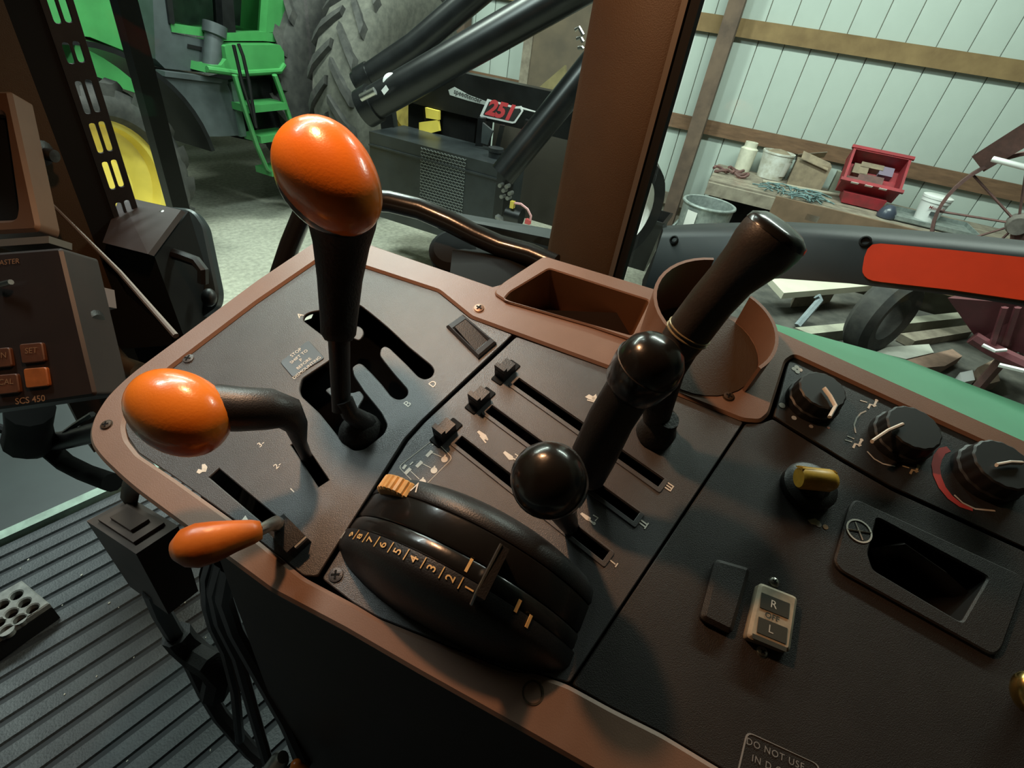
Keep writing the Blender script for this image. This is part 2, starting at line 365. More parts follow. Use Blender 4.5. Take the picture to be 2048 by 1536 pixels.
gpoly('tank_ridge', [(330, 143), (412, 153), (456, 160), (456, 168), (412, 163), (330, 153)], -0.16, 0.1, DGREY)
gpoly('bracket_strip', [(461, 164), (471, 160), (492, 262), (497, 272), (482, 274)], -0.16, 0.05, mat('green_grey', (0.07, 0.11, 0.09), 0.5))
gpoly('under_frame', [(340, 240), (470, 275), (540, 290), (560, 250), (540, 160), (380, 200)], 0.30, 0.5, BLACKM)
LO = TA - 0.30
for x0, x1, y0 in ((490, 569, 206), (515, 580, 266), (537, 590, 333)):
    a, b2 = PA(x0, y0, LO), PA(x1, y0 + 1, LO); z0 = (a.z + b2.z) / 2; da, db = a.dot(WN), b2.dot(WN)
    gp('ladder_step', MB().box(B(LO + 0.07, (da + db) / 2, z0 - 0.03), (WT, WN, ZZ), (0.20, db - da, 0.055)), GREEN)
gp('ladder_rail', MB().tube([PA(x, y, LO) for x, y in ((469, 150), (486, 208), (513, 290), (533, 336), (545, 345), (570, 345))], 0.020, 8, flat=1.5), GREEN)
gp('ladder_rail', MB().tube([PA(x, y, LO) for x, y in ((549, 150), (566, 197), (587, 260), (604, 340))], 0.020, 8, flat=1.5), GREEN)
gpoly('ladder_back', [(480, 158), (549, 158), (580, 262), (520, 266)], -0.08, 0.03, MACH)
gp('hand_rail', MB().tube([PA(x, y, LO - 0.04) for x, y in ((467, 90), (474, 120), (484, 165), (513, 255))], 0.014, 8), MACH)
gp('hand_rail', MB().tube([PA(x, y, LO - 0.08) for x, y in ((477, 88), (486, 112), (497, 160), (512, 252))], 0.014, 8), MACH)
gp('front_fender', MB().rings([[B(fc.dot(WT) + 0.24 - x, fc.dot(WN) + rr * math.cos(q), 0.70 + rr * math.sin(q)) for x, rr in ((0, 0.77), (0.40, 0.77), (0.40, 0.80), (0, 0.80))] for q in [math.radians(g) for g in range(8, 100, 7)]]), MACH)

# ---------------------------------------------------------------- black seed tender machine
st = thing('seed_tender', 'black steel seed tender with tread-plate tank and red 251 sticker', 'farm machine', B(2.0, 3.5, 0))
def sp(name, mb, mt, **k): return part(st, name, mb, mt, **k)
d0 = 3.30
q = [PW(738, 262, d0), PW(1000, 332, d0), PW(1003, 440, d0), PW(752, 372, d0)]
ta, tb, zt, zb = q[0].dot(WT), q[1].dot(WT), (q[0].z + q[1].z) / 2, (q[2].z + q[3].z) / 2 - 0.25
tank = sp('tank', MB().box(B((ta + tb) / 2, d0 + 0.22, (zt + zb) / 2), (WT, WN, ZZ), (abs(ta - tb), 0.44, zt - zb)), MACHL)
mb = MB()
for i in range(26):
    for j in range(22):
        s = 1 if (i + j) % 2 else -1
        c = B(tb + 0.27 + i * 0.0145 + 0.0, d0 - 0.002, zt - 0.02 - j * 0.021)
        mb.box(c, (WT + ZZ * s, WN, ZZ - WT * s), (0.0145, 0.010, 0.0055))
sp('tread_bumps', mb, mat('bump_steel', (0.26, 0.28, 0.28), 0.3, metal=0.5), under=tank, kind='stuff')
sp('tank_ledge', MB().box(B((ta + tb) / 2, d0 - 0.006, zt - 0.09), (WT, WN, ZZ), (abs(ta - tb), 0.012, 0.012)), MACHL, under=tank)
sp('filler_cap', MB().lathe(B(tb + 0.13, d0 + 0.18, zt), ZZ, [(0.05, 0), (0.05, 0.035), (0.056, 0.04), (0.056, 0.065), (0, 0.065)], 16), MACHL, under=tank)
# back upright and beam with sticker
dB = 3.75
bA, bB = PW(888, 160, dB), PW(1120, 215, dB); zc = (bA.z + bB.z) / 2
a0, a1 = bA.dot(WT), bB.dot(WT)
ztop = (PW(900, 138, dB).z + PW(1100, 185, dB).z) / 2; zbot = (PW(860, 215, dB).z + PW(1060, 262, dB).z) / 2
beam = sp('sticker_beam', MB().box(B((a0 + a1) / 2 + 0.2, dB + 0.06, (ztop + zbot) / 2), (WT, WN, ZZ), (abs(a0 - a1) + 0.7, 0.12, ztop - zbot)), MACH)
c0, c1 = PW(955, 213, dB - 0.003), PW(1047, 232, dB - 0.003)
xd = -WT; yd = ZZ
def onb(x, y): p = PW(x, y, dB); return (p.dot(xd), p.z)
FB = (WN * (dB), xd, ZZ, -WN)
def deb(pts, top, mt, nm): sp(nm, MB().plate([onb(*p) for p in pts], [], top, top, 0.0003, FB), mt, under=beam)
deb([(960, 232), (975, 198), (1030, 213), (1043, 212), (1047, 222), (1031, 246), (1025, 247), (964, 234)], 0.004, DECALW, 'sticker')
deb([(967, 229), (979, 203), (1030, 217), (1041, 217), (1043, 222), (1029, 242), (1025, 243), (970, 231)], 0.005, mat('decal_black', (0.03, 0.03, 0.03), 0.5), 'sticker_inner')
deb([(1043, 214), (1076, 224), (1076, 226), (1043, 218)], 0.003, DECALW, 'sticker_stripe')
deb([(897, 180), (909, 174), (938, 190), (973, 203), (970, 210), (935, 201), (900, 190)], 0.003, mat('decal_grey', (0.40, 0.42, 0.40), 0.5), 'sticker')
mid = PW(1003, 222, dB); e = PW(1030, 229, dB) - PW(976, 215, dB)
sp('lettering', MB().text('251', mid - WN * 0.0065, e, ZZ + (-WT) * 0.40, 0.150, 0.0, bold=0.05, space=0.98), DECALR, under=beam)
mid = PW(936, 192, dB); e = PW(966, 205, dB) - PW(905, 183, dB)
sp('lettering', MB().text('speedtender', mid - WN * 0.005, e, ZZ + (-WT) * 0.2, 0.048, 0.0, bold=0.01), mat('decal_black', (0.03, 0.03, 0.03), 0.5), under=beam)
# tubes
def ttube(pts, r, nm='auger_tube', mt=MACH, n=18): return sp(nm, MB().tube(pts, r, n), mt)
ttube([PT(728, 218, 3.2), PT(940, 98, 2.95), PT(1200, -50, 2.7)], 0.098)
ttube([PT(715, 170, 3.6), PT(830, 92, 3.45), PT(980, -35, 3.2)], 0.085)
ttube([PT(1005, 350, 3.25), PT(1098, 235, 3.1), PT(1195, 115, 2.95)], 0.085)
for (x, y, tt, r) in ((728, 218, 3.2, 0.115), (722, 165, 3.6, 0.10)):
    a = PT(x, y, tt); b2 = PT(x + 22, y - 13, tt - 0.03); sp('tube_flange', MB().tube([a, b2], r, 20), MACH)
sp('clamp_band', MB().tube([PT(722, 196, 3.0), PT(750, 182, 2.97)], 0.022, 10), CHROME)
gauge = sp('gauge', MB().lathe(PT(783, 165, 3.05), ray(783, 165) * -1, [(0.052, -0.03), (0.052, 0.0), (0.046, 0.004), (0, 0.004)], 22), DECALW)
sp('gauge_needle', MB().box(PT(783, 165, 3.04), (ZZ, ray(783, 165), WT), (0.05, 0.004, 0.006)), MACH, under=gauge)
sp('paper_tag', MB().box(PT(770, 180, 3.0), (WT - ZZ, ray(770, 180), ZZ + WT), (0.05, 0.003, 0.03)), DECALW)
# uprights, brackets, guards between tank and beam
for x0, y0, x1, y1, d, wdt in ((775, 220, 782, 275, 3.6, 0.17), (965, 235, 955, 330, 3.7, 0.10), (1005, 250, 985, 340, 3.65, 0.06), (850, 215, 860, 285, 3.8, 0.05), (1060, 240, 1010, 420, 3.75, 0.12)):
    sp('upright', MB().tube([PW(x0, y0, d), PW(x1, y1, d)], wdt / 2, 4, flat=0.6), MACH)
sp('engine_block', MB().box(PW(900, 265, 3.95), (WT, WN, ZZ), (0.62, 0.3, 0.55)), BLACKM)
sp('grey_guard', MB().prism([PW(965, 245, 3.62), PW(985, 262, 3.62), PW(975, 290, 3.62), PW(962, 286, 3.62)], WN * 0.02), DGREY)
for pts in (((850, 215), (877, 222), (877, 240), (852, 236)), ((838, 245), (875, 240), (878, 262), (838, 272)), ((834, 292), (850, 288), (846, 300))):
    sp('yellow_bracket', MB().prism([PW(x, y, 3.72) for x, y in pts], WN * 0.03), YEL)
sp('lower_frame', MB().box(B((ta + tb) / 2 - 0.3, d0 + 0.4, 0.42), (WT, WN, ZZ), (abs(ta - tb) + 0.9, 0.16, 0.12)), MACH)
sp('rear_frame_box', MB().box(PW(1085, 330, 4.3), (WT, WN, ZZ), (0.9, 0.2, 0.9)), mat('frame_dull_brown', (0.045, 0.038, 0.028), 0.8))  # plain dark brown box beyond the tank
sp('tan_chute', MB().prism([PW(1060, 190, 4.4), PW(1130, 130, 4.4), PW(1135, 190, 4.4), PW(1085, 330, 4.4), PW(1050, 340, 4.4)], WN * 0.03), mat('tan_plate', (0.20, 0.16, 0.07), 0.7, var=0.3, scale=5))
for pts in (((805, 300), (812, 270), (835, 258), (850, 285), (862, 300)), ((828, 300), (850, 275), (880, 275), (900, 310)), ((834, 262), (870, 290))):
    sp('hose', MB().tube([PW(x, y, 3.80) for x, y in pts], 0.007, 6), mat('hose_grey', (0.12, 0.12, 0.11), 0.5))
sp('spout', MB().tube([PW(862, 284, 3.80), PW(878, 292, 3.80), PW(880, 308, 3.80)], 0.014, 8), DECALW)
sp('funnel', MB().lathe(PW(892, 304, 3.80), ZZ, [(0.035, -0.03), (0.028, 0.03), (0, 0.05)], 14), DECALW)
for i in range(3): sp('lifting_eye', MB().tube([PW(1150 + 3 * i, 60 + 18 * i, 3.0), PW(1158 + 3 * i, 55 + 20 * i, 3.0), PW(1166, 70 + 14 * i, 3.0)], 0.009, 6), CHROME)
# pump at the right end
dq = 3.25
sp('pump_body', MB().box(PW(1008, 385, dq + 0.05), (WT, WN, ZZ), (0.07, 0.14, 0.34)), MACH)
sp('pump_motor', MB().lathe(PW(1030, 432, dq - 0.08), WT, [(0.06, -0.05), (0.06, 0.06), (0.03, 0.07), (0, 0.07)], 14), MACH)
sp('pump_bracket', MB().box(PW(1005, 440, dq - 0.1), (WT + ZZ * 0.3, WN, ZZ), (0.10, 0.05, 0.02)), STEEL)
for i, (x, y) in enumerate(((1003, 370), (1010, 380), (1016, 372), (1022, 386), (1006, 392), (1018, 395))):
    sp('pump_fitting', MB().lathe(PW(x, y, dq - 0.04), WN, [(0.014, -0.03), (0.014, 0.02), (0.008, 0.03), (0, 0.03)], 8), STEEL)
sp('yellow_valve', MB().box(PW(1025, 409, dq - 0.12), (WT, WN, ZZ), (0.026, 0.03, 0.045)), YEL)
sp('pink_hose', MB().tube([PW(x, y, dq - 0.12) for x, y in ((1028, 406), (1042, 408), (1055, 418), (1062, 432), (1060, 442))], 0.008, 7), mat('pink_hose', (0.70, 0.36, 0.36), 0.5))
sp('red_plug', MB().box(PW(1056, 443, dq - 0.12), (WT, WN, ZZ), (0.035, 0.03, 0.03)), mat('coral_red', (0.65, 0.10, 0.10), 0.5))
# transport wheel (seen past the brown pillar)
wc = PW(1243, 415, 4.0)
sp('transport_tyre', MB().lathe(wc, WT * 0.9 + WN * 0.45, [(0.26, -0.10), (0.36, -0.12), (0.40, -0.06), (0.40, 0.06), (0.36, 0.12), (0.26, 0.10)], 32, cap=False), MACH)
sp('transport_rim', MB().lathe(wc, WT * 0.9 + WN * 0.45, [(0.27, -0.09), (0.22, -0.04), (0.10, -0.03), (0.0, -0.05)], 28, cap=False), DECALW)

# ---------------------------------------------------------------- bench and what stands on it
BZ = 0.98
def bench_d(x, y, z=BZ): return PZ(x, y, z)
wb = thing('workbench', 'long dirty wooden workbench against the ribbed wall', 'workbench', B(-1.2, 5.6, 0))
aL = 0.28
for i in range(4):
    part(wb, 'top_plank', MB().box(B(-1.75 + 0.004 * i, 5.10 + 0.215 * i + 0.1, BZ - 0.02 + 0.003 * (i % 2)), (WT, WN, ZZ), (4.1, 0.21, 0.04)), GREYW)
part(wb, 'front_board', MB().box(B(-1.98, 4.98, 0.79), (WT, WN, ZZ), (3.4, 0.03, 0.42)), mat('brown_board', (0.21, 0.13, 0.08), 0.8, col2=(0.14, 0.09, 0.055), scale=5))
part(wb, 'front_rail', MB().box(B(-1.76, 4.99, 0.93), (WT, WN, ZZ), (4.1, 0.04, 0.10)), GREYW)
for a, d in ((0.20, 5.05), (0.20, 5.85), (-3.6, 5.05), (-1.8, 5.85)):
    part(wb, 'leg', MB().box(B(a, d, 0.47), (WT, WN, ZZ), (0.10, 0.10, 0.94)), GREYW)
part(wb, 'dark_back_panel', MB().box(B(-0.4, 5.9, 0.5), (WT, WN, ZZ), (1.1, 0.05, 0.9)), BLACKM)  # upright matte black panel at the back under the bench top
c = PZ(1625, 409, 0.93); c = WT * c.dot(WT) + WN * 4.967 + V((0, 0, 0.90))
part(wb, 'paper_label', MB().box(c, (WT, WN, ZZ), (0.10, 0.004, 0.05)), mat('label_tan', (0.34, 0.30, 0.24), 0.8))
def jar(name, label, cat, x, y, r, h, mt, prof=None, grp=None, z=BZ + 0.004):
    p = PZ(x, y, z)
    d = min(p.dot(WN), WD - 0.04 - r); p = WT * p.dot(WT) + WN * d + V((0, 0, z))
    return p
p = jar('', '', '', 1492, 321, 0.07, 0, None)
solo('plastic_jug', 'small cream plastic tub at the left end of the workbench', 'tub', MB().lathe(p, ZZ, [(0.075, 0), (0.082, 0.20), (0.06, 0.215), (0.06, 0.26), (0.045, 0.26), (0.045, 0.2)], 16), mat('cream_plastic', (0.66, 0.64, 0.52), 0.6, var=0.1, scale=20))
p = jar('', '', '', 1540, 345, 0.12, 0, None)
t = thing('parts_bucket', 'white bucket with torn paper label beside cream tub on the workbench', 'bucket', p)
part(t, 'shell', MB().lathe(p, ZZ, [(0.12, 0), (0.145, 0.22), (0.15, 0.22), (0.15, 0.235), (0.135, 0.235), (0.115, 0.03), (0, 0.03)], 22), mat('bucket_white', (0.74, 0.76, 0.72), 0.6, col2=(0.48, 0.46, 0.38), scale=14))
part(t, 'paper_label', MB().lathe(p, ZZ, [(0.131, 0.04), (0.146, 0.17)], 10, a0=2.2, a1=4.0, ref=WT), PAPER)
part(t, 'contents', MB().lathe(p, ZZ, [(0.13, 0.215), (0.06, 0.25), (0, 0.26)], 14), CARD)
p = jar('', '', '', 1605, 355, 0.13, 0, None)
mb = MB(); mb.box(p + V((0, 0, 0.11)), (WT, WN, ZZ), (0.30, 0.24, 0.22)); 
t = thing('cardboard_box', 'crumpled open cardboard box between the white bucket and red crate', 'box', p)
part(t, 'carton', mb, CARD)
part(t, 'flap', MB().box(p + V((0, 0, 0.24)) - WN * 0.1, (WT + ZZ * 0.2, WN + ZZ * 0.6, ZZ), (0.26, 0.10, 0.006)), CARD)
part(t, 'flap', MB().box(p + V((0, 0, 0.25)) + WN * 0.08 + WT * 0.04, (WT - ZZ * 0.3, WN - ZZ * 0.8, ZZ), (0.24, 0.09, 0.006)), GREYW)
p = jar('', '', '', 1652, 362, 0.1, 0, None) - WT * 0.08
solo('grey_carton', 'small greenish grey carton behind the red crate', 'carton', MB().box(p + V((0, 0, 0.09)), (WT, WN, ZZ), (0.17, 0.1, 0.18)), mat('carton_green', (0.25, 0.26, 0.20), 0.8))
# red crate tilted toward the viewer on a red tray
ct = PZ(1712, 388, BZ + 0.03); ct = WT * ct.dot(WT) + WN * 5.55 + V((0, 0, BZ + 0.012))
solo('red_tray', 'red plastic tray under the tilted red crate', 'tray', MB().hexa([ct + WT * a + WN * d + V((0, 0, z)) for z, k in ((0, 0.9), (0.09, 1.0)) for a, d in ((0.17 * k, -0.16 * k), (-0.17 * k, -0.16 * k), (-0.17 * k, 0.12 * k), (0.17 * k, 0.12 * k))]), CRATE)
tl = math.radians(42); cy = (WN * math.cos(tl) + ZZ * math.sin(tl)); cz = (ZZ * math.cos(tl) - WN * math.sin(tl)); cc = ct + V((0, 0, 0.24)) + WN * 0.02
t = thing('red_crate', 'red plastic crate tipped forward on the workbench below the lower girt', 'crate', ct + V((0, 0, 0.1)))
lx, ly, lh = 0.46, 0.34, 0.16
part(t, 'bottom', MB().box(cc - cz * (lh / 2), (WT, cy, cz), (lx - 0.04, ly - 0.04, 0.012)), CRATE)
for s in (-1, 1):
    part(t, 'side', MB().box(cc + WT * (s * (lx / 2 - 0.012)), (WT, cy, cz), (0.02, ly, lh)), CRATE)
    part(t, 'side', MB().box(cc + cy * (s * (ly / 2 - 0.012)), (WT, cy, cz), (lx, 0.02, lh)), CRATE)
    part(t, 'rim', MB().box(cc + cy * (s * (ly / 2)) + cz * (lh / 2), (WT, cy, cz), (lx + 0.03, 0.03, 0.02)), CRATE)
for i in range(3):
    part(t, 'sticker', MB().box(cc - cy * (ly / 2 + 0.016) + cz * (lh / 2 + 0.0) + WT * (0.13 - 0.11 * i), (WT, cy, cz), (0.06, 0.004, 0.018)), PAPER)
for i, (a, d, mt, sz) in enumerate(((0.10, 0.05, CARD, (0.12, 0.10, 0.05)), (-0.10, 0.08, mat('mauve_card', (0.20, 0.16, 0.22), 0.7), (0.11, 0.09, 0.05)), (-0.08, -0.10, mat('violet_card', (0.22, 0.19, 0.33), 0.7), (0.07, 0.05, 0.05)), (0.0, -0.03, RUST, (0.20, 0.08, 0.05)), (0.14, -0.08, RUST, (0.10, 0.07, 0.06)), (0.02, 0.10, CARD, (0.18, 0.05, 0.06)))):
    part(t, 'packet', MB().box(cc + WT * a + cy * d - cz * 0.045, (WT, cy, cz), sz), mt)
part(t, 'white_print', MB().text('KOI', cc + cz * (-lh / 2 + 0.007) - cy * 0.02 - WT * 0.02, -WT, cy, 0.05, bold=0.01), PRINT)
# bucket on a metal tray, helmet-like black cap, twine, tools
tp = PZ(1860, 425, BZ + 0.004)
t = thing('drip_tray', 'shallow galvanised metal tray under the small white pail', 'tray', tp)
td = PW(1868, 430, 5.42); td = WT * td.dot(WT) + WN * 5.42 + V((0, 0, BZ + 0.012))
part(t, 'base', MB().box(td, (WT, WN, ZZ), (0.62, 0.42, 0.008)), GALV)
for s in (-1, 1):
    part(t, 'rim', MB().box(td + WT * 0.31 * s + ZZ * 0.018, (WT, WN, ZZ), (0.01, 0.42, 0.03)), GALV)
    part(t, 'rim', MB().box(td + WN * 0.21 * s + ZZ * 0.018, (WT, WN, ZZ), (0.62, 0.01, 0.03)), GALV)
p = jar('', '', '', 1866, 402, 0.1, 0, None); p = PW(1868, 408, 5.50); p = WT * p.dot(WT) + WN * 5.50 + V((0, 0, BZ + 0.016))
t = thing('white_pail', 'small white pail with printed label right of the red crate', 'pail', p)
part(t, 'shell', MB().lathe(p, ZZ, [(0.085, 0), (0.103, 0.15), (0.108, 0.15), (0.108, 0.175), (0.112, 0.178), (0.112, 0.195), (0.10, 0.2), (0, 0.2)], 22), mat('pail_white', (0.78, 0.79, 0.77), 0.45))
f2 = -(WN * 0.95 + WT * 0.1).normalized(); xr = -(WT)
part(t, 'lettering', MB().text('Minerals', p + f2 * 0.104 + V((0, 0, 0.115)), xr, ZZ, 0.034, bold=0.012), mat('label_dark_red', (0.22, 0.05, 0.05), 0.6))
part(t, 'lettering', MB().box(p + f2 * 0.098 + V((0, 0, 0.07)), (xr, WN, ZZ), (0.05, 0.006, 0.03)), mat('label_dark', (0.06, 0.07, 0.07), 0.6))
p = PZ(1756, 412, BZ); p = WT * p.dot(WT) + WN * 5.25 + V((0, 0, BZ + 0.005))
solo('plastic_funnel', 'small dark blue-black plastic funnel in front of the red tray', 'funnel', MB().lathe(p, ZZ, [(0.07, 0), (0.075, 0.02), (0.06, 0.06), (0.035, 0.095), (0, 0.105)], 16), mat('cap_navy', (0.05, 0.06, 0.085), 0.3))
mb = MB()
for i in range(46):
    a = random.uniform(-0.66, -0.16); d = random.uniform(5.10, 5.34); g = random.uniform(0, PI); Lg = random.uniform(0.05, 0.16)
    c = B(a, d, BZ + 0.015 + random.uniform(0, 0.04)); dv = WT * math.cos(g) + WN * math.sin(g) * 0.6 + ZZ * random.uniform(-0.15, 0.15)
    mb.tube([c - dv * Lg, c + ZZ * 0.015 + WN * random.uniform(-.03, .03), c + dv * Lg], 0.006, 5)
solo('twine_heap', 'tangled heap of blue-green twine on the workbench before the cardboard box', 'twine', mb, mat('twine_teal', (0.13, 0.20, 0.20), 0.8, var=0.4, scale=30), kind='stuff')
solo('wooden_stick', 'pale wooden stick lying on the workbench edge beside the twine', 'stick', MB().tube([PZ(1525, 362, BZ + 0.02), PZ(1610, 378, BZ + 0.02), PZ(1690, 392, BZ + 0.02)], 0.013, 7), mat('pale_wood', (0.42, 0.38, 0.30), 0.8))
for i, (x, y, lb) in enumerate(((1455, 322, 'rusty hose fitting nearest the bench end'), (1470, 345, 'round rusty clamp on the bench edge'), (1488, 333, 'dark red rusty valve before the cream tub'))):
    p = PZ(x, y, BZ + 0.01)
    if p.dot(WN) > 5.85: p = WT * p.dot(WT) + WN * (5.5) + V((0, 0, BZ + 0.01))
    mb = MB().tube([p + WT * (0.07 * math.cos(q)) + WN * (0.06 * math.sin(q)) + V((0, 0, 0.02 + 0.015 * math.sin(q * 2 + i))) for q in [0.5 * k for k in range(12)]], 0.014, 6)
    solo('rusty_fitting', lb, 'fitting', mb, RUST, 'rusty fittings on the workbench')
# bin and galvanised can
cp_p = PW(1407, 440, 4.66); cp = B(cp_p.dot(WT), 4.66, 0); CHT = PW(1405, 404, 4.66).z / 0.60; 
t = thing('galvanised_can', 'ribbed galvanised can with white paper tag beside the workbench', 'can', cp)
def canr(z, r, k):
    r *= 0.84; return [cp + V((math.cos(2 * PI * i / 60) * (r + k * (i % 2)), math.sin(2 * PI * i / 60) * (r + k * (i % 2)), z * CHT)) for i in range(60)]
part(t, 'shell', MB().rings([canr(0.0, 0.20, 0), canr(0.06, 0.205, 0), canr(0.08, 0.205, 0.007), canr(0.44, 0.235, 0.007), canr(0.47, 0.24, 0), canr(0.60, 0.25, 0), canr(0.605, 0.235, 0), canr(0.05, 0.19, 0)]), GALV, sharp=25)
part(t, 'rim', MB().tube([cp + V((math.cos(q) * 0.212, math.sin(q) * 0.212, 0.60 * CHT)) for q in [2 * PI * i / 40 for i in range(41)]], 0.012, 8, cap=False), GALV)
fd = (-cp).normalized(); fd.z = 0; fd = (fd + WT * 0.55).normalized()
part(t, 'paper_tag', MB().lathe(cp, ZZ, [(0.214, 0.40 * CHT), (0.218, 0.57 * CHT)], 4, cap=False, a0=-0.22, a1=0.22, ref=fd), PAPER)
hd = fd.cross(ZZ) * 1.0
part(t, 'handle', MB().tube([cp + (fd * -0.2 - hd * 1.0).normalized() * -0.208 + V((0, 0, z * CHT)) - fd * e2 for z, e2 in ((0.46, 0.0), (0.43, -0.06), (0.38, -0.06), (0.36, 0.0))], 0.012, 6), GALV)
bp_ = B(0.80, 5.22, 0)
t = thing('waste_bin', 'black plastic waste bin behind the galvanised can', 'bin', bp_)
part(t, 'shell', MB().rings([[bp_ + WT * (a * k) + WN * (d * k) + V((0, 0, z)) for a, d in ((0.24, -0.2), (-0.24, -0.2), (-0.24, 0.2), (0.24, 0.2))] for z, k in ((0, 0.8), (0.5, 1.0), (0.5, 1.07), (0.53, 1.07), (0.53, 0.96), (0.1, 0.78))]), MACH)
# iron wheel cart at right edge
wcx = PT(2036, 448, 3.1)
t = thing('iron_wheel_cart', 'old faded red iron spoked wheel with beam at the right edge', 'cart', V((wcx.x, wcx.y, 0.485)))
wax = (WN * 0.92 - WT * 0.25).normalized()
Rw = 0.42
part(t, 'wheel_rim', MB().lathe(wcx, wax, [(Rw - 0.02, -0.04), (Rw, -0.04), (Rw, 0.04), (Rw - 0.02, 0.04), (Rw - 0.02, -0.04)], 48, cap=False), RUST)
part(t, 'hub', MB().lathe(wcx, wax, [(0.0, -0.10), (0.05, -0.10), (0.06, -0.03), (0.06, 0.05), (0.0, 0.06)], 18), mat('grey_iron', (0.20, 0.18, 0.16), 0.7, var=0.3, scale=20))
wu = ZZ; wv = wax.cross(wu).normalized()
for i in range(10):
    q = 2 * PI * i / 10 + 0.2; dv = wu * math.cos(q) + wv * math.sin(q)
    part(t, 'spoke', MB().tube([wcx + dv * 0.04, wcx + dv * (Rw - 0.015)], 0.014, 8, flat=0.5, ref=wax), RUST)
part(t, 'wooden_beam', MB().tube([PT(1972, 318, 3.1), PT(2140, 215, 2.6)], 0.085, 4, flat=1.0), RUST)
part(t, 'white_pipe', MB().tube([PT(1985, 318, 2.95), PT(2120, 352, 2.75)], 0.016, 10), DECALW)
part(t, 'axle_stand', MB().tube([wcx - wax * 0.05, V((wcx.x, wcx.y - 0.40, 0.485))], 0.03, 6), RUST)
part(t, 'axle_stand', MB().tube([wcx - wax * 0.02, V((wcx.x + 0.1, wcx.y - 0.55, 0.485))], 0.03, 6), RUST)
part(t, 'teal_panel', MB().box(wcx + wax * 0.12 + wu * 0.02 + wv * 0.14, (wv, wu, wax), (0.18, 0.18, 0.02)), mat('teal_paint', (0.07, 0.34, 0.24), 0.5))
# scrap on a low trailer deck outside the window
solo('trailer_deck', 'low dark timber trailer deck carrying the scrap', 'trailer', MB().hexa([B(a, d, z) for z in (0.0, 0.48) for a, d in ((-0.2, 2.6), (-3.2, 2.6), (-3.2, 4.72), (-0.2, 4.72))]), mat('deck_wood', (0.11, 0.105, 0.09), 0.9, col2=(0.05, 0.05, 0.045), scale=7))
def slab(name, label, cat, pts, z, th, mt): return solo(name, label, cat, MB().prism([PZ(x, y, z) for x, y in pts], V((0, 0, -th))), mt)
slab('white_board', 'cream board with grey edge lying beneath the black fender', 'board', [(1540, 556), (1720, 560), (1780, 568), (1640, 580), (1568, 586)], 0.68, 0.045, mat('cream_board', (0.60, 0.57, 0.46), 0.7, var=0.06, scale=6))
solo('support_block', 'rough timber block under the cream board', 'block', MB().hexa([PZ(x, y, 0.63) - V((0, 0, k)) for k in (0.148, 0) for x, y in ((1600, 568), (1680, 568), (1660, 575), (1600, 578))]), GREYW)
solo('grey_bent_bar', 'bent grey steel bar leaning behind the console cup holder', 'bar', MB().tube([PZ(1595, 652, 0.50), PZ(1640, 600, 0.66), PZ(1634, 592, 0.68)], 0.024, 6), mat('blue_grey_steel', (0.24, 0.28, 0.30), 0.5, var=0.2, scale=20))
tc = PZ(1765, 630, 0.74)
solo('scrap_tyre', 'dark worn tyre standing among the scrap under the red strip', 'tyre', MB().lathe(V((tc.x, tc.y, 0.74)), WN * 0.6 + WT * 0.8, [(0.14, -0.07), (0.22, -0.085), (0.26, -0.05), (0.26, 0.05), (0.22, 0.085), (0.14, 0.07), (0.14, -0.07)], 36, cap=False), TYRE)
slab('long_timber', 'long pale timber lying across the scrap pile', 'timber', [(1590, 655), (1760, 640), (1940, 622), (1945, 634), (1770, 652), (1620, 668)], 0.56, 0.075, mat('pale_timber', (0.38, 0.37, 0.29), 0.85, col2=(0.26, 0.25, 0.20), scale=8))
slab('short_timber', 'shorter grey timber before the burgundy hopper', 'timber', [(1800, 667), (1935, 650), (1945, 663), (1830, 682)], 0.54, 0.055, GREYW)
slab('flat_stone', 'pale grey flat slab on the scrap by the green fender', 'slab', [(1752, 704), (1775, 694), (1858, 688), (1868, 705), (1812, 718)], 0.53, 0.045, mat('pale_slab', (0.44, 0.44, 0.39), 0.9, var=0.15, scale=8))
slab('brown_plank', 'broken brown plank nearest the green fender', 'plank', [(1805, 722), (1905, 698), (1925, 712), (1890, 732), (1830, 737)], 0.54, 0.055, mat('red_brown_wood', (0.24, 0.15, 0.11), 0.85, var=0.25, scale=9))
slab('brown_plank', 'short brown plank end at the far right of the scrap', 'plank', [(1955, 735), (1990, 718), (2000, 762), (1970, 770)], 0.55, 0.065, mat('red_brown_wood2', (0.26, 0.18, 0.13), 0.85, var=0.25, scale=9))
slab('white_block', 'small white block lying between the brown planks', 'block', [(1920, 745), (1945, 740), (1950, 760), (1925, 765)], 0.55, 0.065, DECALW)
K = 0.68
p0 = PT(2020, 640, 3.9 * K)
t = thing('burgundy_hopper', 'dirty burgundy planter hopper below the right end of the fender', 'hopper', V((p0.x, p0.y, 0.48)))
top = [PT(x, y, tt * K) for x, y, tt in ((1895, 596, 3.9), (2080, 610, 3.7), (2120, 600, 4.3), (1920, 588, 4.5))]
bot = [PT(x, y, tt * K) for x, y, tt in ((1955, 680, 4.0), (2090, 720, 3.8), (2120, 690, 4.3), (1980, 670, 4.4))]
part(t, 'body', MB().hexa(bot + top), BURG)
for dx in (0, 26): part(t, 'rib', MB().tube([PT(2010 + dx, 615, 3.72 * K), PT(1985 + dx, 690, 3.88 * K)], 0.016, 5), BURG)
part(t, 'skirt', MB().tube([PT(1945, 675, 3.95 * K), PT(1985, 700, 3.9 * K), PT(2060, 735, 3.75 * K)], 0.036, 8), BURG)
lg = PT(2030, 690, 4.0 * K); part(t, 'leg', MB().tube([lg, V((lg.x, lg.y, 0.48))], 0.03, 6), RUST)
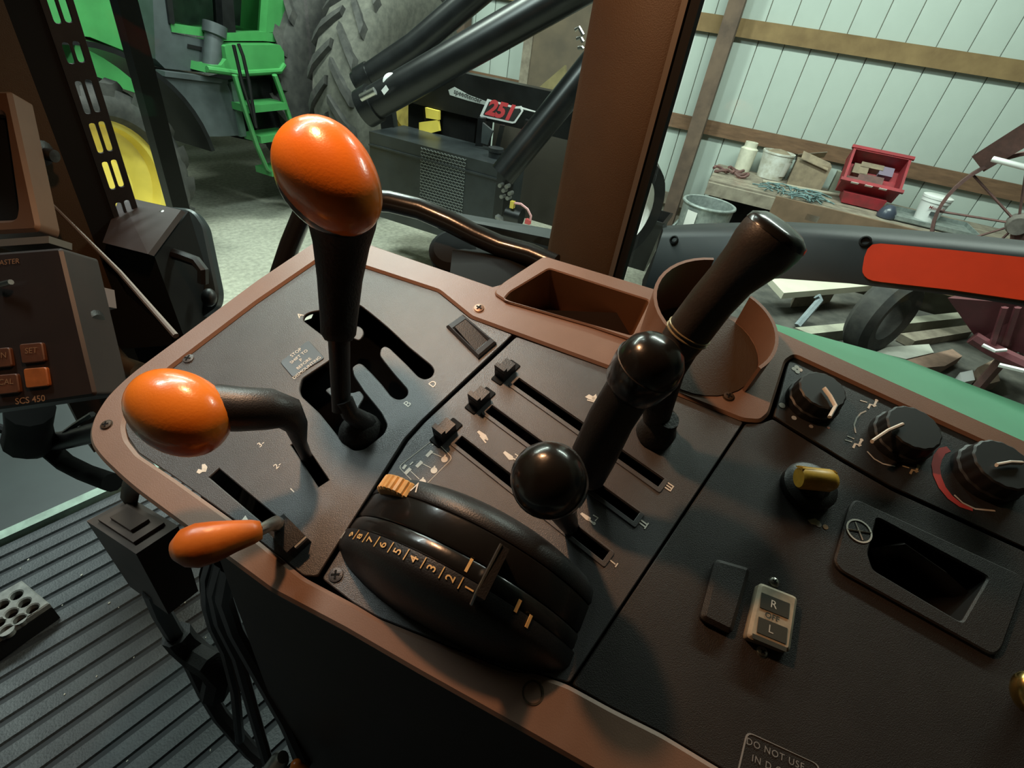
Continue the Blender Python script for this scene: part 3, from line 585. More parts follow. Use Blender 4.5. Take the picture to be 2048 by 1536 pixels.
part(t, 'worn_edge', MB().tube([PT(1965, 690, 3.85 * K), PT(1990, 702, 3.8 * K), PT(2012, 700, 3.79 * K)], 0.010, 6), DECALW)
part(t, 'worn_edge', MB().tube([PT(1998, 730, 3.74 * K), PT(2048, 742, 3.66 * K)], 0.012, 6), DECALW)

# ================================================================== CAB SHELL
FZ = 1.0
MATM = mat('floor_mat_rubber', (0.046, 0.052, 0.054), 0.6, col2=(0.024, 0.027, 0.029), scale=14, bump=0.5, bscale=300)
MATG = mat('floor_mat_groove', (0.012, 0.014, 0.016), 0.8)
fl = struct('floor', MB().box(V((0.0, 0.2, FZ - 0.05)), ((1, 0, 0), (0, 1, 0), (0, 0, 1)), (1.5, 1.72, 0.092)), MATG, 'ribbed black rubber floor mat in the cab')
rp_ = 0.036
y = 0.02; proto = None
while y < 1.03:
    if proto is None:
        mb = MB(); w2 = (rp_ - 0.006) / 2
        mb.rings([[V((x, -w2, 0)), V((x, -w2 + 0.003, 0.006)), V((x, w2 - 0.003, 0.006)), V((x, w2, 0))] for x in (-0.7, 0.5)])
        proto = mesh_obj('rib', mb, MATM, V((0, 0, 0))); o = proto
    else:
        o = proto.copy(); COL.objects.link(o)
    o.parent = fl; o.location = V((0, y, FZ - 0.006)) - ROOTLOC[fl]; y += rp_
struct('trim_1', MB().box(V((0, 1.055, FZ + 0.004)), ((1, 0, 0), (0, 1, 0), (0, 0, 1)), (1.4, 0.022, 0.02)), mat('sill_green', (0.22, 0.30, 0.24), 0.5, var=0.3, scale=20), 'pale green metal edge strip of the cab floor')
struct('front_slab', MB().add([V((-0.8, 1.07, FZ - 0.02)), V((0.75, 1.07, FZ - 0.02)), V((0.75, 1.55, FZ + 0.02)), V((-0.8, 1.55, FZ + 0.02)), V((-0.8, 1.07, FZ - 0.06)), V((0.75, 1.07, FZ - 0.06)), V((0.75, 1.55, FZ - 0.02)), V((-0.8, 1.55, FZ - 0.02))], [(0, 1, 2, 3), (7, 6, 5, 4), (0, 4, 5, 1), (1, 5, 6, 2), (2, 6, 7, 3), (3, 7, 4, 0)]), mat('front_slab_grey', (0.020, 0.027, 0.026), 0.35, var=0.2, scale=6), 'dark grey-green slab standing in for the lower front window')  # opaque dark slab in place of dim concrete seen through front glass
struct('ceiling', MB().box(V((-0.12, -0.16, 2.62)), ((1, 0, 0), (0, 1, 0), (0, 0, 1)), (1.75, 2.1, 0.06)), mat('roof_lining', (0.10, 0.07, 0.05), 0.9), 'unseen brown cab roof lining blocking barn light from above')  # unseen roof put in to block overhead light, front edge cut back
LIN = mat('light_block_brown', (0.045, 0.03, 0.022), 0.9)  # dark brown of the unseen panels that close the cab to light
struct('rear_light_block', MB().box(V((-0.12, -0.98, 1.8)), ((1, 0, 0), (0, 1, 0), (0, 0, 1)), (1.75, 0.06, 1.64)), LIN, 'unseen dark rear cab panel added to block stray light')  # unseen solid panel, added to cut ambient light from behind
struct('left_light_block', MB().box(V((-1.02, -0.1, 1.8)), ((1, 0, 0), (0, 1, 0), (0, 0, 1)), (0.06, 1.7, 1.64)), LIN, 'unseen dark left cab panel added to block stray light')  # unseen solid side, added to keep ambient light off the console
GL = glass('cab_glass', (0.94, 0.97, 0.95))
def pane(name, pts, d, lab): struct(name, MB().prism(pts, d), GL, lab)

# centre pillar (vertical, right side of the cab)
XP = 0.62
def ypx(x, y, X=XP): return PXW(x, y, X).y
yl, yr, ys = ypx(1141, 250), ypx(1303, 250), ypx(1331, 250)
t = thing('cab_pillar', 'wide brown cab pillar between the two side windows', 'pillar', V((XP, (yl + yr) / 2, 1.2)))
part(t, 'trim', MB().prism([V((XP, yl, 1.2)), V((XP - 0.004, yl - 0.008, 1.2)), V((XP - 0.004, yr + 0.008, 1.2)), V((XP, yr, 1.2)), V((XP + 0.02, yr + 0.004, 1.2)), V((XP + 0.02, yl, 1.2))], V((0, 0, 1.4))), BROWN2)
part(t, 'seal_lip', MB().box(V((XP + 0.001, yr - 0.002, 1.9)), ((1, 0, 0), (0, 1, 0), (0, 0, 1)), (0.012, 0.007, 1.4)), mat('seal_grey', (0.07, 0.055, 0.04), 0.6))
part(t, 'rubber_seal', MB().box(V((XP + 0.004, (yr + ys) / 2, 1.9)), ((1, 0, 0), (0, 1, 0), (0, 0, 1)), (0.010, yr - ys, 1.4)), BLACKM)
pane('window_1', [V((XP + 0.012, yl, 1.52)), V((XP + 0.012, 1.0, 1.52)), V((XP + 0.012, 1.0, 2.58)), V((XP + 0.012, yl, 2.58))], V((0.006, 0, 0)), 'clear cab side window left of the centre pillar')
pane('window_2', [V((XP + 0.012, ys, 1.62)), V((XP + 0.012, -0.9, 1.62)), V((XP + 0.012, -0.9, 2.58)), V((XP + 0.012, ys, 2.58))], V((0.006, 0, 0)), 'clear cab side window right of the centre pillar')

# front corner pillar, black channel, slotted strip, outside post
YP = 0.95
def xpx(x, y, Y=YP): return PYW(x, y, Y).x
t = thing('front_pillar', 'brown and black front cab pillar with slotted strip at the upper left', 'pillar', V((xpx(120, 300), YP, 1.25)))
xa, xb = xpx(-120, 300), xpx(118, 300)
part(t, 'trim', MB().box(V(((xa + xb) / 2, YP + 0.012, 1.9)), ((1, 0, 0), (0, 1, 0), (0, 0, 1)), (xb - xa, 0.03, 1.4)), BROWN2)
xc = xpx(188, 300)
part(t, 'black_channel', MB().box(V(((xb + xc) / 2 - 0.002, YP + 0.012, 1.9)), ((1, 0, 0), (0, 1, 0), (0, 0, 1)), (xc - xb, 0.02, 1.4)), BLACKM)
xd_ = xpx(240, 300)
Fs = (V((0, YP, 0)), V((1, 0, 0)), V((0, 0, 1)), V((0, -1, 0)))
holes = []
for k in range(14):
    zc_ = 1.62 + 0.052 * k; hl = 0.020 if k % 4 else 0.012
    for xx, sh in ((xc + 0.008, 0.0), (xc + 0.020, 0.002)):
        holes.append(roundp([(xx - 0.0042, zc_ - hl + sh), (xx + 0.0042, zc_ - hl + sh), (xx + 0.0042, zc_ + hl + sh), (xx - 0.0042, zc_ + hl + sh)], 0.0042, 3))
part(t, 'slotted_strip', MB().plate([(xc - 0.004, 1.3), (xd_, 1.3), (xd_, 2.5), (xc - 0.004, 2.5)], holes, 0.0, 0.004, 0.0004, Fs), BLACK)
pane('window_3', [V((xd_, YP + 0.02, 1.3)), V((XP + 0.012, YP + 0.06, 1.3)), V((XP + 0.012, YP + 0.06, 2.58)), V((xd_, YP + 0.02, 2.58))], V((0, 0.006, 0)), 'clear front corner window beyond the black post')
YQ = 1.30
x0, x1 = PYW(281, 200, YQ).x, PYW(318, 200, YQ).x
solo('black_post', 'slim black upright post outside the front window', 'post', MB().box(V(((x0 + x1) / 2, YQ, 1.75)), ((1, 0, 0), (0, 1, 0), (0, 0, 1)), (x1 - x0, 0.04, 1.7)), MACH)

# upper-left display frame
t = thing('display_bezel', 'brown rounded display frame at the far left edge', 'display', PT(-20, 420, 0.62))
def scr(pts, tt): return [PT(x, y, tt) for x, y in pts]
def sframe(tt): return (PT(0, 0, tt), IX, IY, -IZ)
def sp2(pts, tt): return [((x) * tt / FPX, (-y) * tt / FPX) for x, y in pts]
part(t, 'frame', MB().plate(roundp(sp2([(-150, 180), (18, 180), (76, 450), (72, 462), (-150, 475)], 0.62), [0, .004, .004, .02, 0]), [roundp(sp2([(-120, 230), (5, 225), (32, 415), (28, 438), (-120, 445)], 0.62), 0.006)], 0.0, 0.03, 0.004, sframe(0.62)), mat('bezel_brown', (0.115, 0.058, 0.03), 0.5, var=0.1, scale=12))
part(t, 'screen', MB().plate(sp2([(-130, 215), (15, 215), (40, 450), (-130, 455)], 0.62), [], -0.012, 0.01, 0.001, sframe(0.62)), BLACKM)
part(t, 'clamp_knob', MB().lathe(PT(60, 300, 0.66), IX * 0.8 - IY * 0.2, [(0.012, 0), (0.016, 0.004), (0.016, 0.018), (0.008, 0.022), (0.008, 0.034), (0, 0.036)], 14), BLACK)
part(t, 'clamp_arm', MB().tube([PT(45, 330, 0.68), PT(80, 350, 0.7), PT(95, 352, 0.72)], 0.012, 8), BLACK)
part(t, 'lower_mount', MB().tube([PT(20, 470, 0.66), PT(60, 490, 0.70)], 0.02, 8), BLACKM)

# keypad monitor
mt_ = 0.56
t = thing('keypad_monitor', 'dark brown monitor with amber buttons at the left edge', 'monitor', PT(60, 820, mt_))
out = [(-140, 515), (118, 495), (122, 500), (190, 786), (186, 792), (-140, 838)]
part(t, 'case', MB().plate(roundp(sp2(out, mt_), 0.003), [], 0.0, 0.05, 0.003, sframe(mt_)), mat('monitor_brown', (0.018, 0.010, 0.008), 0.5, var=0.15, scale=20))
BTN = mat('amber_button', (0.34, 0.10, 0.025), 0.4, var=0.2, scale=60)
BTND = mat('dim_button', (0.10, 0.035, 0.015), 0.5, var=0.2, scale=60)
for (x, y, mm, tx) in ((70, 706, BTND, 'SET'), (5, 716, BTND, 'RUN'), (78, 755, BTN, ''), (20, 768, BTND, 'CAL'), (-45, 724, BTND, ''), (-40, 776, BTND, '')):
    b = part(t, 'button', MB().plate(roundp(sp2([(x - 26, y - 17), (x + 20, y - 21), (x + 26, y + 17), (x - 20, y + 22)], mt_), 0.003), [], 0.004, 0.004, 0.001, sframe(mt_)), mm)
    if tx: part(t, 'lettering', MB().text(tx, PT(x, y - 4, mt_) - IZ * 0.0045, IX + IY * 0.08, IY, 0.009), mat('dim_amber_print', (0.26, 0.14, 0.07), 0.5), under=b)
part(t, 'lettering', MB().text('SCS 450', PT(62, 800, mt_) - IZ * 0.0008, IX + IY * 0.12, IY - IX * 0.1, 0.010, bold=0.01), mat('dim_amber_print', (0.26, 0.14, 0.07), 0.5))
part(t, 'toggle', MB().tube([PT(-10, 572, mt_ - 0.005), PT(22, 564, mt_ - 0.012)], 0.003, 8), CHROME)
part(t, 'lettering', MB().text('MASTER', PT(15, 525, mt_) - IZ * 0.0008, IX + IY * 0.1, IY, 0.008), mat('dim_amber_print', (0.26, 0.14, 0.07), 0.5))
part(t, 'top_edge', MB().box(PT(70, 490, mt_ + 0.02), (IX + IY * 0.07, IY, IZ), (0.06, 0.008, 0.03)), mat('edge_grey', (0.09, 0.085, 0.075), 0.6))
part(t, 'side_knob', MB().lathe(PT(168, 640, mt_ + 0.03), IX * 0.9 - IY * 0.3, [(0.014, -0.01), (0.016, 0.0), (0.016, 0.012), (0.012, 0.016), (0, 0.017)], 16), BLACK)
part(t, 'side_bracket', MB().prism([PT(x, y, mt_ + 0.06) for x, y in ((155, 578), (203, 574), (208, 612), (170, 622))], IZ * 0.02), mat('bracket_mauve', (0.16, 0.13, 0.125), 0.5))
part(t, 'stand_arm', MB().tube([PT(165, 690, mt_ + 0.10), PT(180, 745, mt_ + 0.12), PT(195, 775, mt_ + 0.13)], 0.016, 8, flat=0.4), mat('stand_grey', (0.16, 0.18, 0.17), 0.5))
part(t, 'stand_arm', MB().tube([PT(185, 752, mt_ + 0.12), PT(215, 762, mt_ + 0.13), PT(250, 775, mt_ + 0.16)], 0.008, 8), mat('stand_grey', (0.16, 0.18, 0.17), 0.5))
solo('coiled_harness', 'brown curved wiring loom behind the keypad monitor', 'cable', MB().tube([PT(180, 640, 0.80), PT(205, 690, 0.80), PT(240, 730, 0.79), PT(280, 745, 0.78)], 0.016, 10), BROWN2)
solo('antenna_rod', 'thin straight rod rising from the console edge to the pillar', 'rod', MB().tube([PT(352, 672, 0.62), PT(240, 545, 0.66), PT(95, 400, 0.70)], [0.0038, 0.0032, 0.0022], 8), mat('rod_brown', (0.16, 0.12, 0.10), 0.3, metal=0.3))

# black control box and plate behind it
bt = 0.80
t = thing('black_control_box', 'angular black metal box with rounded plate behind the console left edge', 'control box', PT(310, 640, bt))
top4 = [PT(240, 391, bt + 0.02), PT(362, 420, bt), PT(296, 508, bt - 0.07), PT(205, 485, bt - 0.05)]
dn = (IY * -0.95 + IX * 0.12 + IZ * 0.25) * 0.11
part(t, 'lid', MB().prism(top4[::-1], IZ * 0.012), mat('box_lid', (0.055, 0.042, 0.042), 0.4, var=0.1, scale=30))
bx = [PT(236, 388, bt + 0.025), PT(368, 417, bt + 0.02), PT(298, 510, bt - 0.062), PT(200, 487, bt - 0.042)]
part(t, 'body', MB().hexa([p + V((0, 0, -0.20)) + IZ * 0.03 for p in bx[::-1]] + [p + IZ * 0.012 for p in bx[::-1]]), BLACKM)
for x, y in ((249, 401), (326, 428)): part(t, 'screw', MB().lathe(PT(x, y, bt + (0.0 if x > 300 else 0.016)), -IZ + IY * 0.4, [(0.006, -0.004), (0.006, 0.003), (0.003, 0.005), (0, 0.005)], 10), CHROME)
part(t, 'mirror_plate', MB().plate(roundp(sp2([(330, 412), (385, 416), (408, 450), (436, 585), (432, 612), (405, 632), (350, 660), (330, 640)], 0.90), [0, .02, .01, .02, .02, .01, 0, 0]), [], 0, 0.02, 0.004, sframe(0.90)), mat('plate_teal_black', (0.022, 0.030, 0.032), 0.35))
part(t, 'latch_handle', MB().tube([PT(338, 505, 0.80), PT(365, 513, 0.79), PT(392, 523, 0.79), PT(406, 540, 0.79), PT(406, 565, 0.80)], 0.0085, 8), BLACK)
part(t, 'knob', MB().ell(PT(418, 595, 0.86), (IX, IY, IZ), (0.012, 0.016, 0.012), 14, 10), BLACK)
part(t, 'base', MB().hexa([PT(x, y, tt) for x, y, tt in ((215, 700, 0.86), (345, 690, 0.86), (395, 690, 1.0), (240, 700, 1.0), (190, 560, 0.82), (300, 500, 0.80), (372, 470, 0.9), (240, 470, 0.95))]), BLACKM)

# grab rail
rt_ = 0.68
t = thing('grab_rail', 'glossy black curved grab rail beyond the console', 'grab rail', PT(900, 540, rt_))
part(t, 'rail', MB().tube([PT(x, y, tt) for x, y, tt in ((556, 560, 0.74), (580, 490, 0.72), (605, 430, 0.70), (650, 402, 0.69), (720, 398, 0.68), (780, 403, 0.68), (840, 418, 0.68), (900, 444, 0.68), (950, 470, 0.68), (1000, 492, 0.68), (1060, 508, 0.67), (1110, 530, 0.66))], [0.014] * 3 + [0.0145] * 9, 16), GLOSSB)
part(t, 'rubber_pad', MB().lathe(PT(905, 500, 0.715), -IZ + IY * 0.35, [(0.0, -0.02), (0.034, -0.018), (0.034, 0.0), (0.026, 0.008), (0, 0.01)], 24), BLACKM)
part(t, 'mount_block', MB().hexa([PT(x, y, tt) for x, y, tt in ((900, 545, 0.62), (1030, 590, 0.62), (1110, 540, 0.70), (960, 520, 0.70), (905, 500, 0.68), (980, 520, 0.66), (1085, 520, 0.70), (960, 495, 0.74))]), BLACKM)
# outside sill bar
solo('outer_sill_bar', 'dark grey sill bar outside the window left of the pillar', 'bar', MB().hexa([PT(x, y, tt) for x, y, tt in ((905, 444, 0.98), (1125, 500, 0.93), (1125, 474, 0.97), (905, 428, 1.02), (905, 437, 0.97), (1125, 482, 0.92), (1125, 462, 0.96), (905, 424, 1.01))]), MACHL)

# black fender with red strip
XF = 1.0
top = [(1325, 452), (1400, 447), (1560, 443), (1700, 450), (1900, 466), (2060, 482), (2300, 510)]
edge = [(1325, 468), (1400, 467), (1560, 464), (1700, 474), (1900, 492), (2060, 508), (2300, 535)]
bott = [(1290, 574), (1400, 566), (1560, 557), (1700, 567), (1900, 590), (2060, 614), (2300, 652)]
t = thing('black_fender', 'long black plastic fender with red strip outside the right window', 'fender', PXW(1700, 580, XF) + V((0.05, 0, -0.1)))
rs = []
for a, b2, c in zip(top, edge, bott):
    pe, pb = PXW(*b2, XF), PXW(*c, XF - 0.045); pt = PXW(*a, XF + 0.10)
    pm = pe + (pt - pe) * 0.12 + V((0, 0, 0.004)); pe2 = pe + (pb - pe) * 0.08
    rs.append([pb, pe2 + V((-0.002, 0, 0)), pm, pt, pt + V((0.03, 0, -0.02)), pb + V((0.10, 0, 0))])
part(t, 'shell', MB().rings(rs), mat('fender_black', (0.005, 0.0065, 0.008), 0.5, spec=0.25, var=0.2, scale=12), sharp=60)
part(t, 'end_flange', MB().prism([PXW(x, y, XF + 0.06) for x, y in ((1325, 450), (1312, 500), (1285, 560), (1275, 640), (1330, 640), (1340, 560))], V((0.02, 0, 0))), mat('flange_grey', (0.045, 0.05, 0.052), 0.5))
# red strip follows the front face
def face(s, f):     # s along 0..1 between sections, f down the face
    k = min(int(s), len(edge) - 2); q = s - k
    A = PXW(*edge[k], XF) .lerp(PXW(*edge[k + 1], XF), q); Bm = PXW(*bott[k], XF - 0.045).lerp(PXW(*bott[k + 1], XF - 0.045), q)
    A2 = A + (Bm - A) * 0.08
    return A2.lerp(Bm, f)
def s_of(x):
    for k in range(len(edge) - 1):
        xa, xb = (edge[k][0] + bott[k][0]) / 2, (edge[k + 1][0] + bott[k + 1][0]) / 2
        if x <= xb: return k + (x - xa) / (xb - xa)
    return len(edge) - 1.001
rows = []
xs = [1727, 1731, 1738, 1748, 1765, 1800, 1900, 2000, 2060, 2150, 2250]
lo = [0.72, 0.80, 0.86, 0.89, 0.90, 0.90, 0.90, 0.90, 0.90, 0.90, 0.90]
hi = [0.62, 0.36, 0.17, 0.06, 0.02, 0.015, 0.015, 0.015, 0.015, 0.015, 0.015]
nf = (PXW(*bott[4], XF - 0.045) - PXW(*edge[4], XF)).cross(PXW(*edge[4], XF) - PXW(*edge[3], XF)).normalized()
nf = nf if nf.x < 0 else -nf
for x, l0, h0 in zip(xs, lo, hi):
    s_ = s_of(x); rows.append([face(s_, h0) + nf * 0.003, face(s_, l0) + nf * 0.003, face(s_, l0) - nf * 0.003, face(s_, h0) - nf * 0.003])
part(t, 'red_strip', MB().rings(rows), mat('red_orange_reflector', (0.72, 0.045, 0.010), 0.6, spec=0.2, var=0.04, scale=30))
for x, f in ((1341, 0.05), (1733, 0.0)): part(t, 'bolt_hole', MB().lathe(face(s_of(x), f) + nf * 0.001, nf, [(0.009, -0.003), (0.009, 0.003), (0.0065, 0.004), (0.0065, 0.0), (0, 0.0)], 14), BLACKM)
# green fender strip beside the console
up_, lo_ = [(1500, 632), (1540, 645), (1811, 719), (1936, 767), (2060, 814), (2300, 905)], [(1500, 640), (1551, 662), (1798, 775), (1936, 838), (2060, 892), (2300, 1000)]
rs = []
for a, b2 in zip(up_, lo_):
    pa, pb = PXW(*a, 0.86), PXW(*b2, 0.70)
    rs.append([pb + V((0, 0, -0.0)), pa.lerp(pb, 0.5) + V((0, 0, 0.004)), pa, pa + V((0, 0, -0.05)), pb + V((-0.06, 0, -0.10))])
solo('green_fender', 'smooth green fender edge running along the console right side', 'fender', MB().rings(rs), FENDERGREEN, sharp=60)

# ================================================================== CONSOLE
WP = -0.003
cs = thing('control_console', 'brown armrest control console with charcoal panels and printed symbols', 'console', PU(0.15, 0.1, -0.6))
def cp_(name, mb, mt, **k): return part(cs, name, mb, mt, **k)
outer = [(661, 460), (985, 571), (1004, 566), (1088, 512), (1322, 582), (1551, 656), (2048, 878), (2300, 990), (2420, 1500), (2150, 2000), (1500, 1724), (1169, 1535), (1024, 1452), (837, 1347), (687, 1260), (540, 1182), (362, 1050), (260, 975), (200, 918), (180, 890), (176, 865), (184, 835), (210, 792), (260, 745), (512, 559)]
inner = [(650, 509), (724, 531), (877, 581), (942, 634), (1024, 664), (1216, 734), (1356, 788), (1486, 840), (1522, 843), (1540, 828), (1573, 722), (1590, 711), (1811, 813), (2048, 920), (2290, 1030), (2370, 1450), (2120, 1890), (1500, 1572), (1429, 1530), (1324, 1467), (1224, 1417), (1136, 1369), (1074, 1347), (1024, 1344), (757, 1237), (707, 1207), (607, 1154), (462, 1038), (350, 958), (275, 908), (252, 878), (246, 853), (252, 828), (272, 798), (340, 735), (512, 604)]
binh = [(1008, 602), (1020, 588), (1098, 541), (1298, 605), (1264, 674)]
O2 = roundp(uvs(outer), [0.012, 0.0, 0.002, 0.008, 0.0] + [0.004] * 3 + [0.01] * 3 + [0.004] * 5 + [0.02, 0.02, 0.012, 0.01, 0.01, 0.01, 0.012, 0.02, 0.0])
I2 = roundp(uvs(inner), 0.004, 3)
BH = roundp(uvs(binh), 0.004, 4)
# rim as one plate; the storage tray opening sits in a second raised frame
cp_('trim_frame', MB().plate(O2, [I2, BH], 0.0, 0.030, 0.0025), BROWN)
bo = [(986, 589), (1006, 568), (1088, 515), (1318, 584), (1282, 690), (1180, 655), (1014, 607)]
binf = cp_('tray_frame', MB().plate(roundp(uvs(bo), 0.006, 4), [BH], 0.003, 0.006, 0.0015), BROWN)
# tray interior
n_ = len(BH); mb = MB(); cu = sum(q[0] for q in BH) / n_; cv = sum(q[1] for q in BH) / n_
rim_ = [PU(u, v, 0.002) for u, v in BH]; flo = [PU(cu + (u - cu) * 0.93, cv + (v - cv) * 0.93, -0.055) for u, v in BH]
mb.add(rim_ + flo, [(i, (i + 1) % n_, n_ + (i + 1) % n_, n_ + i) for i in range(n_)] + [tuple(range(n_, 2 * n_))])
cp_('storage_tray', mb, mat('tray_shade_brown', (0.16, 0.075, 0.034), 0.5, var=0.1, scale=12))  # tray's shade is put into this darker, more orange brown
# the brown area right of the charcoal panel is covered by trim_frame; body below
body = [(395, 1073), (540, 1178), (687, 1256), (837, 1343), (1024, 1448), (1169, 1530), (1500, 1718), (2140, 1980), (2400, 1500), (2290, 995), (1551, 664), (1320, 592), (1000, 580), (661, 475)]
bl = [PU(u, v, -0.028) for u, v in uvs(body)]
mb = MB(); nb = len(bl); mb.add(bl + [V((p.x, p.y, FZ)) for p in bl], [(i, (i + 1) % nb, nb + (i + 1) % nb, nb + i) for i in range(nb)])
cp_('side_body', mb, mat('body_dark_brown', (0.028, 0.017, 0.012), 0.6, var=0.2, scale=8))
cp_('slot_shade_plate', MB().plate(uvs([(640, 520), (1040, 680), (1486, 850), (1570, 730), (2290, 1040), (2360, 1450), (2120, 1880), (1130, 1360), (620, 1150), (270, 900), (262, 820)]), [], -0.11, 0.004, 0.0005), SHADE)  # added near-black plate, paints the shade seen through the panel slots

cp_('gate_shade_plate', MB().plate(uvs([(560, 590), (700, 545), (900, 730), (880, 820), (820, 960), (690, 985), (550, 810)]), [], -0.045, 0.002, 0.0003), SHADE)  # added near-black sheet, keeps the gear gate opening dark like deep shade
gear = [(650, 512), (724, 534), (876, 584), (941, 637), (1025, 669), (844, 840), (809, 877), (635, 1152), (607, 1151), (462, 1035), (350, 955), (276, 905), (255, 873), (250, 853), (256, 829), (275, 801), (343, 737), (512, 607)]
zz = lambda pts: [(560 + x / 3.793, 560 + y / 3.793) for x, y in pts]
gate = zz([(172, 305), (185, 265), (230, 243), (430, 205), (605, 188), (700, 262), (820, 362), (980, 512), (1150, 650), (1172, 690), (1150, 735), (1100, 755), (1050, 735), (960, 640), (830, 515), (795, 500), (765, 518), (755, 570), (790, 620), (870, 720), (968, 830), (970, 872), (930, 905), (880, 905), (838, 878), (780, 800), (700, 712), (625, 638), (595, 630), (545, 660), (560, 730), (640, 850), (770, 1010), (815, 1100), (790, 1165), (640, 1285), (560, 1295), (480, 1235), (300, 1010), (160, 880), (145, 830), (165, 750), (360, 620), (440, 560), (330, 425)])
def slot(p, q, hw):
    a, b2 = V(uv(*p, WP)), V(uv(*q, WP)); d = (b2 - a).normalized(); nn = V((-d.y, d.x)) * hw
    return [tuple(a + nn), tuple(b2 + nn), tuple(b2 - nn), tuple(a - nn)]
def pan(name, poly, holes, mt=PANEL, r=0.002, ch=0.0007): return cp_(name, MB().plate(roundp(uvs(poly, WP), r, 2), holes, WP, 0.0035, ch), mt)
pan('gear_panel', gear, [roundp(uvs(gate, WP), 0.003, 3), slot((592, 884), (647, 967), 0.0048), slot((428, 946), (590, 1082), 0.0048)])
for pts in ([(335, 830), (390, 800), (470, 850), (560, 850), (600, 832), (640, 880), (590, 960), (565, 1070), (480, 990), (390, 880)], [(520, 405), (560, 440), (600, 455), (632, 412), (630, 372), (600, 345), (540, 340)]):
    cp_('gate_tongue', MB().plate(roundp(uvs(zz(pts), WP), 0.003, 3), [], WP - 0.001, 0.0025, 0.0006), PANEL)
scv = [(1033, 673), (1216, 738), (1356, 792), (1487, 844), (1139, 1366), (1074, 1346), (1024, 1342), (757, 1235), (707, 1206), (644, 1157), (816, 882), (849, 845)]
SL = [((1032, 763), (1322, 966)), ((978, 818), (1273, 1034)), ((917, 880), (1212, 1112))]
pan('lever_panel', scv, [slot(a, b2, 0.0042) for a, b2 in SL])
for a, b2 in SL:      # raised lip round each slot
    A, Bq = V(uv(*a, 0)), V(uv(*b2, 0)); d = (Bq - A).normalized(); nn = V((-d.y, d.x))
    o_ = [tuple(A - d * 0.004 + nn * 0.0072), tuple(Bq + d * 0.004 + nn * 0.0072), tuple(Bq + d * 0.004 - nn * 0.0072), tuple(A - d * 0.004 - nn * 0.0072)]
    cp_('slot_lip', MB().plate(roundp(o_, 0.002, 3), [slot(a, b2, 0.0046)], WP + 0.0009, 0.0012, 0.0004), PANEL)
rightp = [(1492, 847), (1522, 847), (1546, 838), (1686, 925), (1786, 982), (2048, 1102), (2290, 1215), (2360, 1450), (2115, 1880), (1500, 1570), (1429, 1528), (1324, 1465), (1224, 1415), (1144, 1369)]
asho = [(1753, 1036), (1735, 1108), (1745, 1140), (1922, 1245), (1975, 1155)]
PANELR = mat('charcoal_rear_panel', (0.024, 0.020, 0.0185), 0.52, spec=0.4, var=0.1, scale=30, bump=0.3, bscale=1500)
pan('rear_panel', rightp, [roundp(uvs(asho, WP), 0.003, 3)], PANELR)
clim = [(1548, 832), (1577, 724), (1592, 715), (1811, 817), (2048, 924), (2288, 1036), (2288, 1205), (2048, 1094), (1786, 974), (1692, 921)]
pan('climate_panel', clim, [], mat('climate_black', (0.014, 0.013, 0.013), 0.5, var=0.1, scale=30, bump=0.2, bscale=1500))  # base colour darkened to stand for low light at this end
# ashtray frame, bowl
af = [(1711, 998), (1700, 1010), (1667, 1122), (1680, 1142), (1985, 1312), (2002, 1300), (2050, 1165), (2040, 1150)]
ash = cp_('ashtray_frame', MB().plate(roundp(uvs(af), 0.004, 3), [roundp(uvs(asho), 0.003, 3)], 0.001, 0.004, 0.0012), PANELR)
au = uvs(asho); na = len(au); ac = (sum(q[0] for q in au) / na, sum(q[1] for q in au) / na)
mb = MB(); ra = [PU(u, v, -0.001) for u, v in au]; rb_ = [PU(ac[0] + (u - ac[0]) * 0.8, ac[1] + (v - ac[1]) * 0.8, -0.04) for u, v in au]
mb.add(ra + rb_, [(i, (i + 1) % na, na + (i + 1) % na, na + i) for i in range(na)] + [tuple(range(na, 2 * na))])
cp_('ashtray_bowl', mb, BLACKM, under=ash)
cp_('ashtray_flap', MB().tube([PP(1745, 1112, -0.02), PP(1800, 1100, -0.010), PP(1870, 1150, -0.012), PP(1925, 1200, -0.02)], 0.010, 8, flat=0.4), PANELR, under=ash)
# cup holder: two curved walls on the rim
cc_ = PP(1398, 698, 0.0); R_ = 0.059
X0 = IX - EN * IX.dot(EN); X0.normalize(); Y0 = EN.cross(X0)
def arcw(a0, a1, h, lean=0.0):
    rs = []
    for i in range(17):
        q = math.radians(a0 + (a1 - a0) * i / 16); dv = X0 * math.cos(q) + Y0 * math.sin(q)
        hh = h
        rs.append([cc_ + dv * (R_ - 0.003), cc_ + dv * R_, cc_ + dv * (R_ + lean) + EN * hh, cc_ + dv * (R_ - 0.003 + lean) + EN * hh])
    return MB().rings(rs)
ch_ = cp_('cup_holder', arcw(84, 228, 0.063), BROWN)
cp_('cup_wall', arcw(-58, 38, 0.036), BROWN, under=ch_)
cp_('cup_base', MB().plate([((cc_ - PO).dot(E1) + (R_ - 0.004) * math.cos(q), (cc_ - PO).dot(E2) + (R_ - 0.004) * math.sin(q)) for q in [2 * PI * i / 32 for i in range(32)]], [], 0.001, 0.001, 0.0002), BROWN2, under=ch_)  # darker brown paints the cup's shadow onto its base
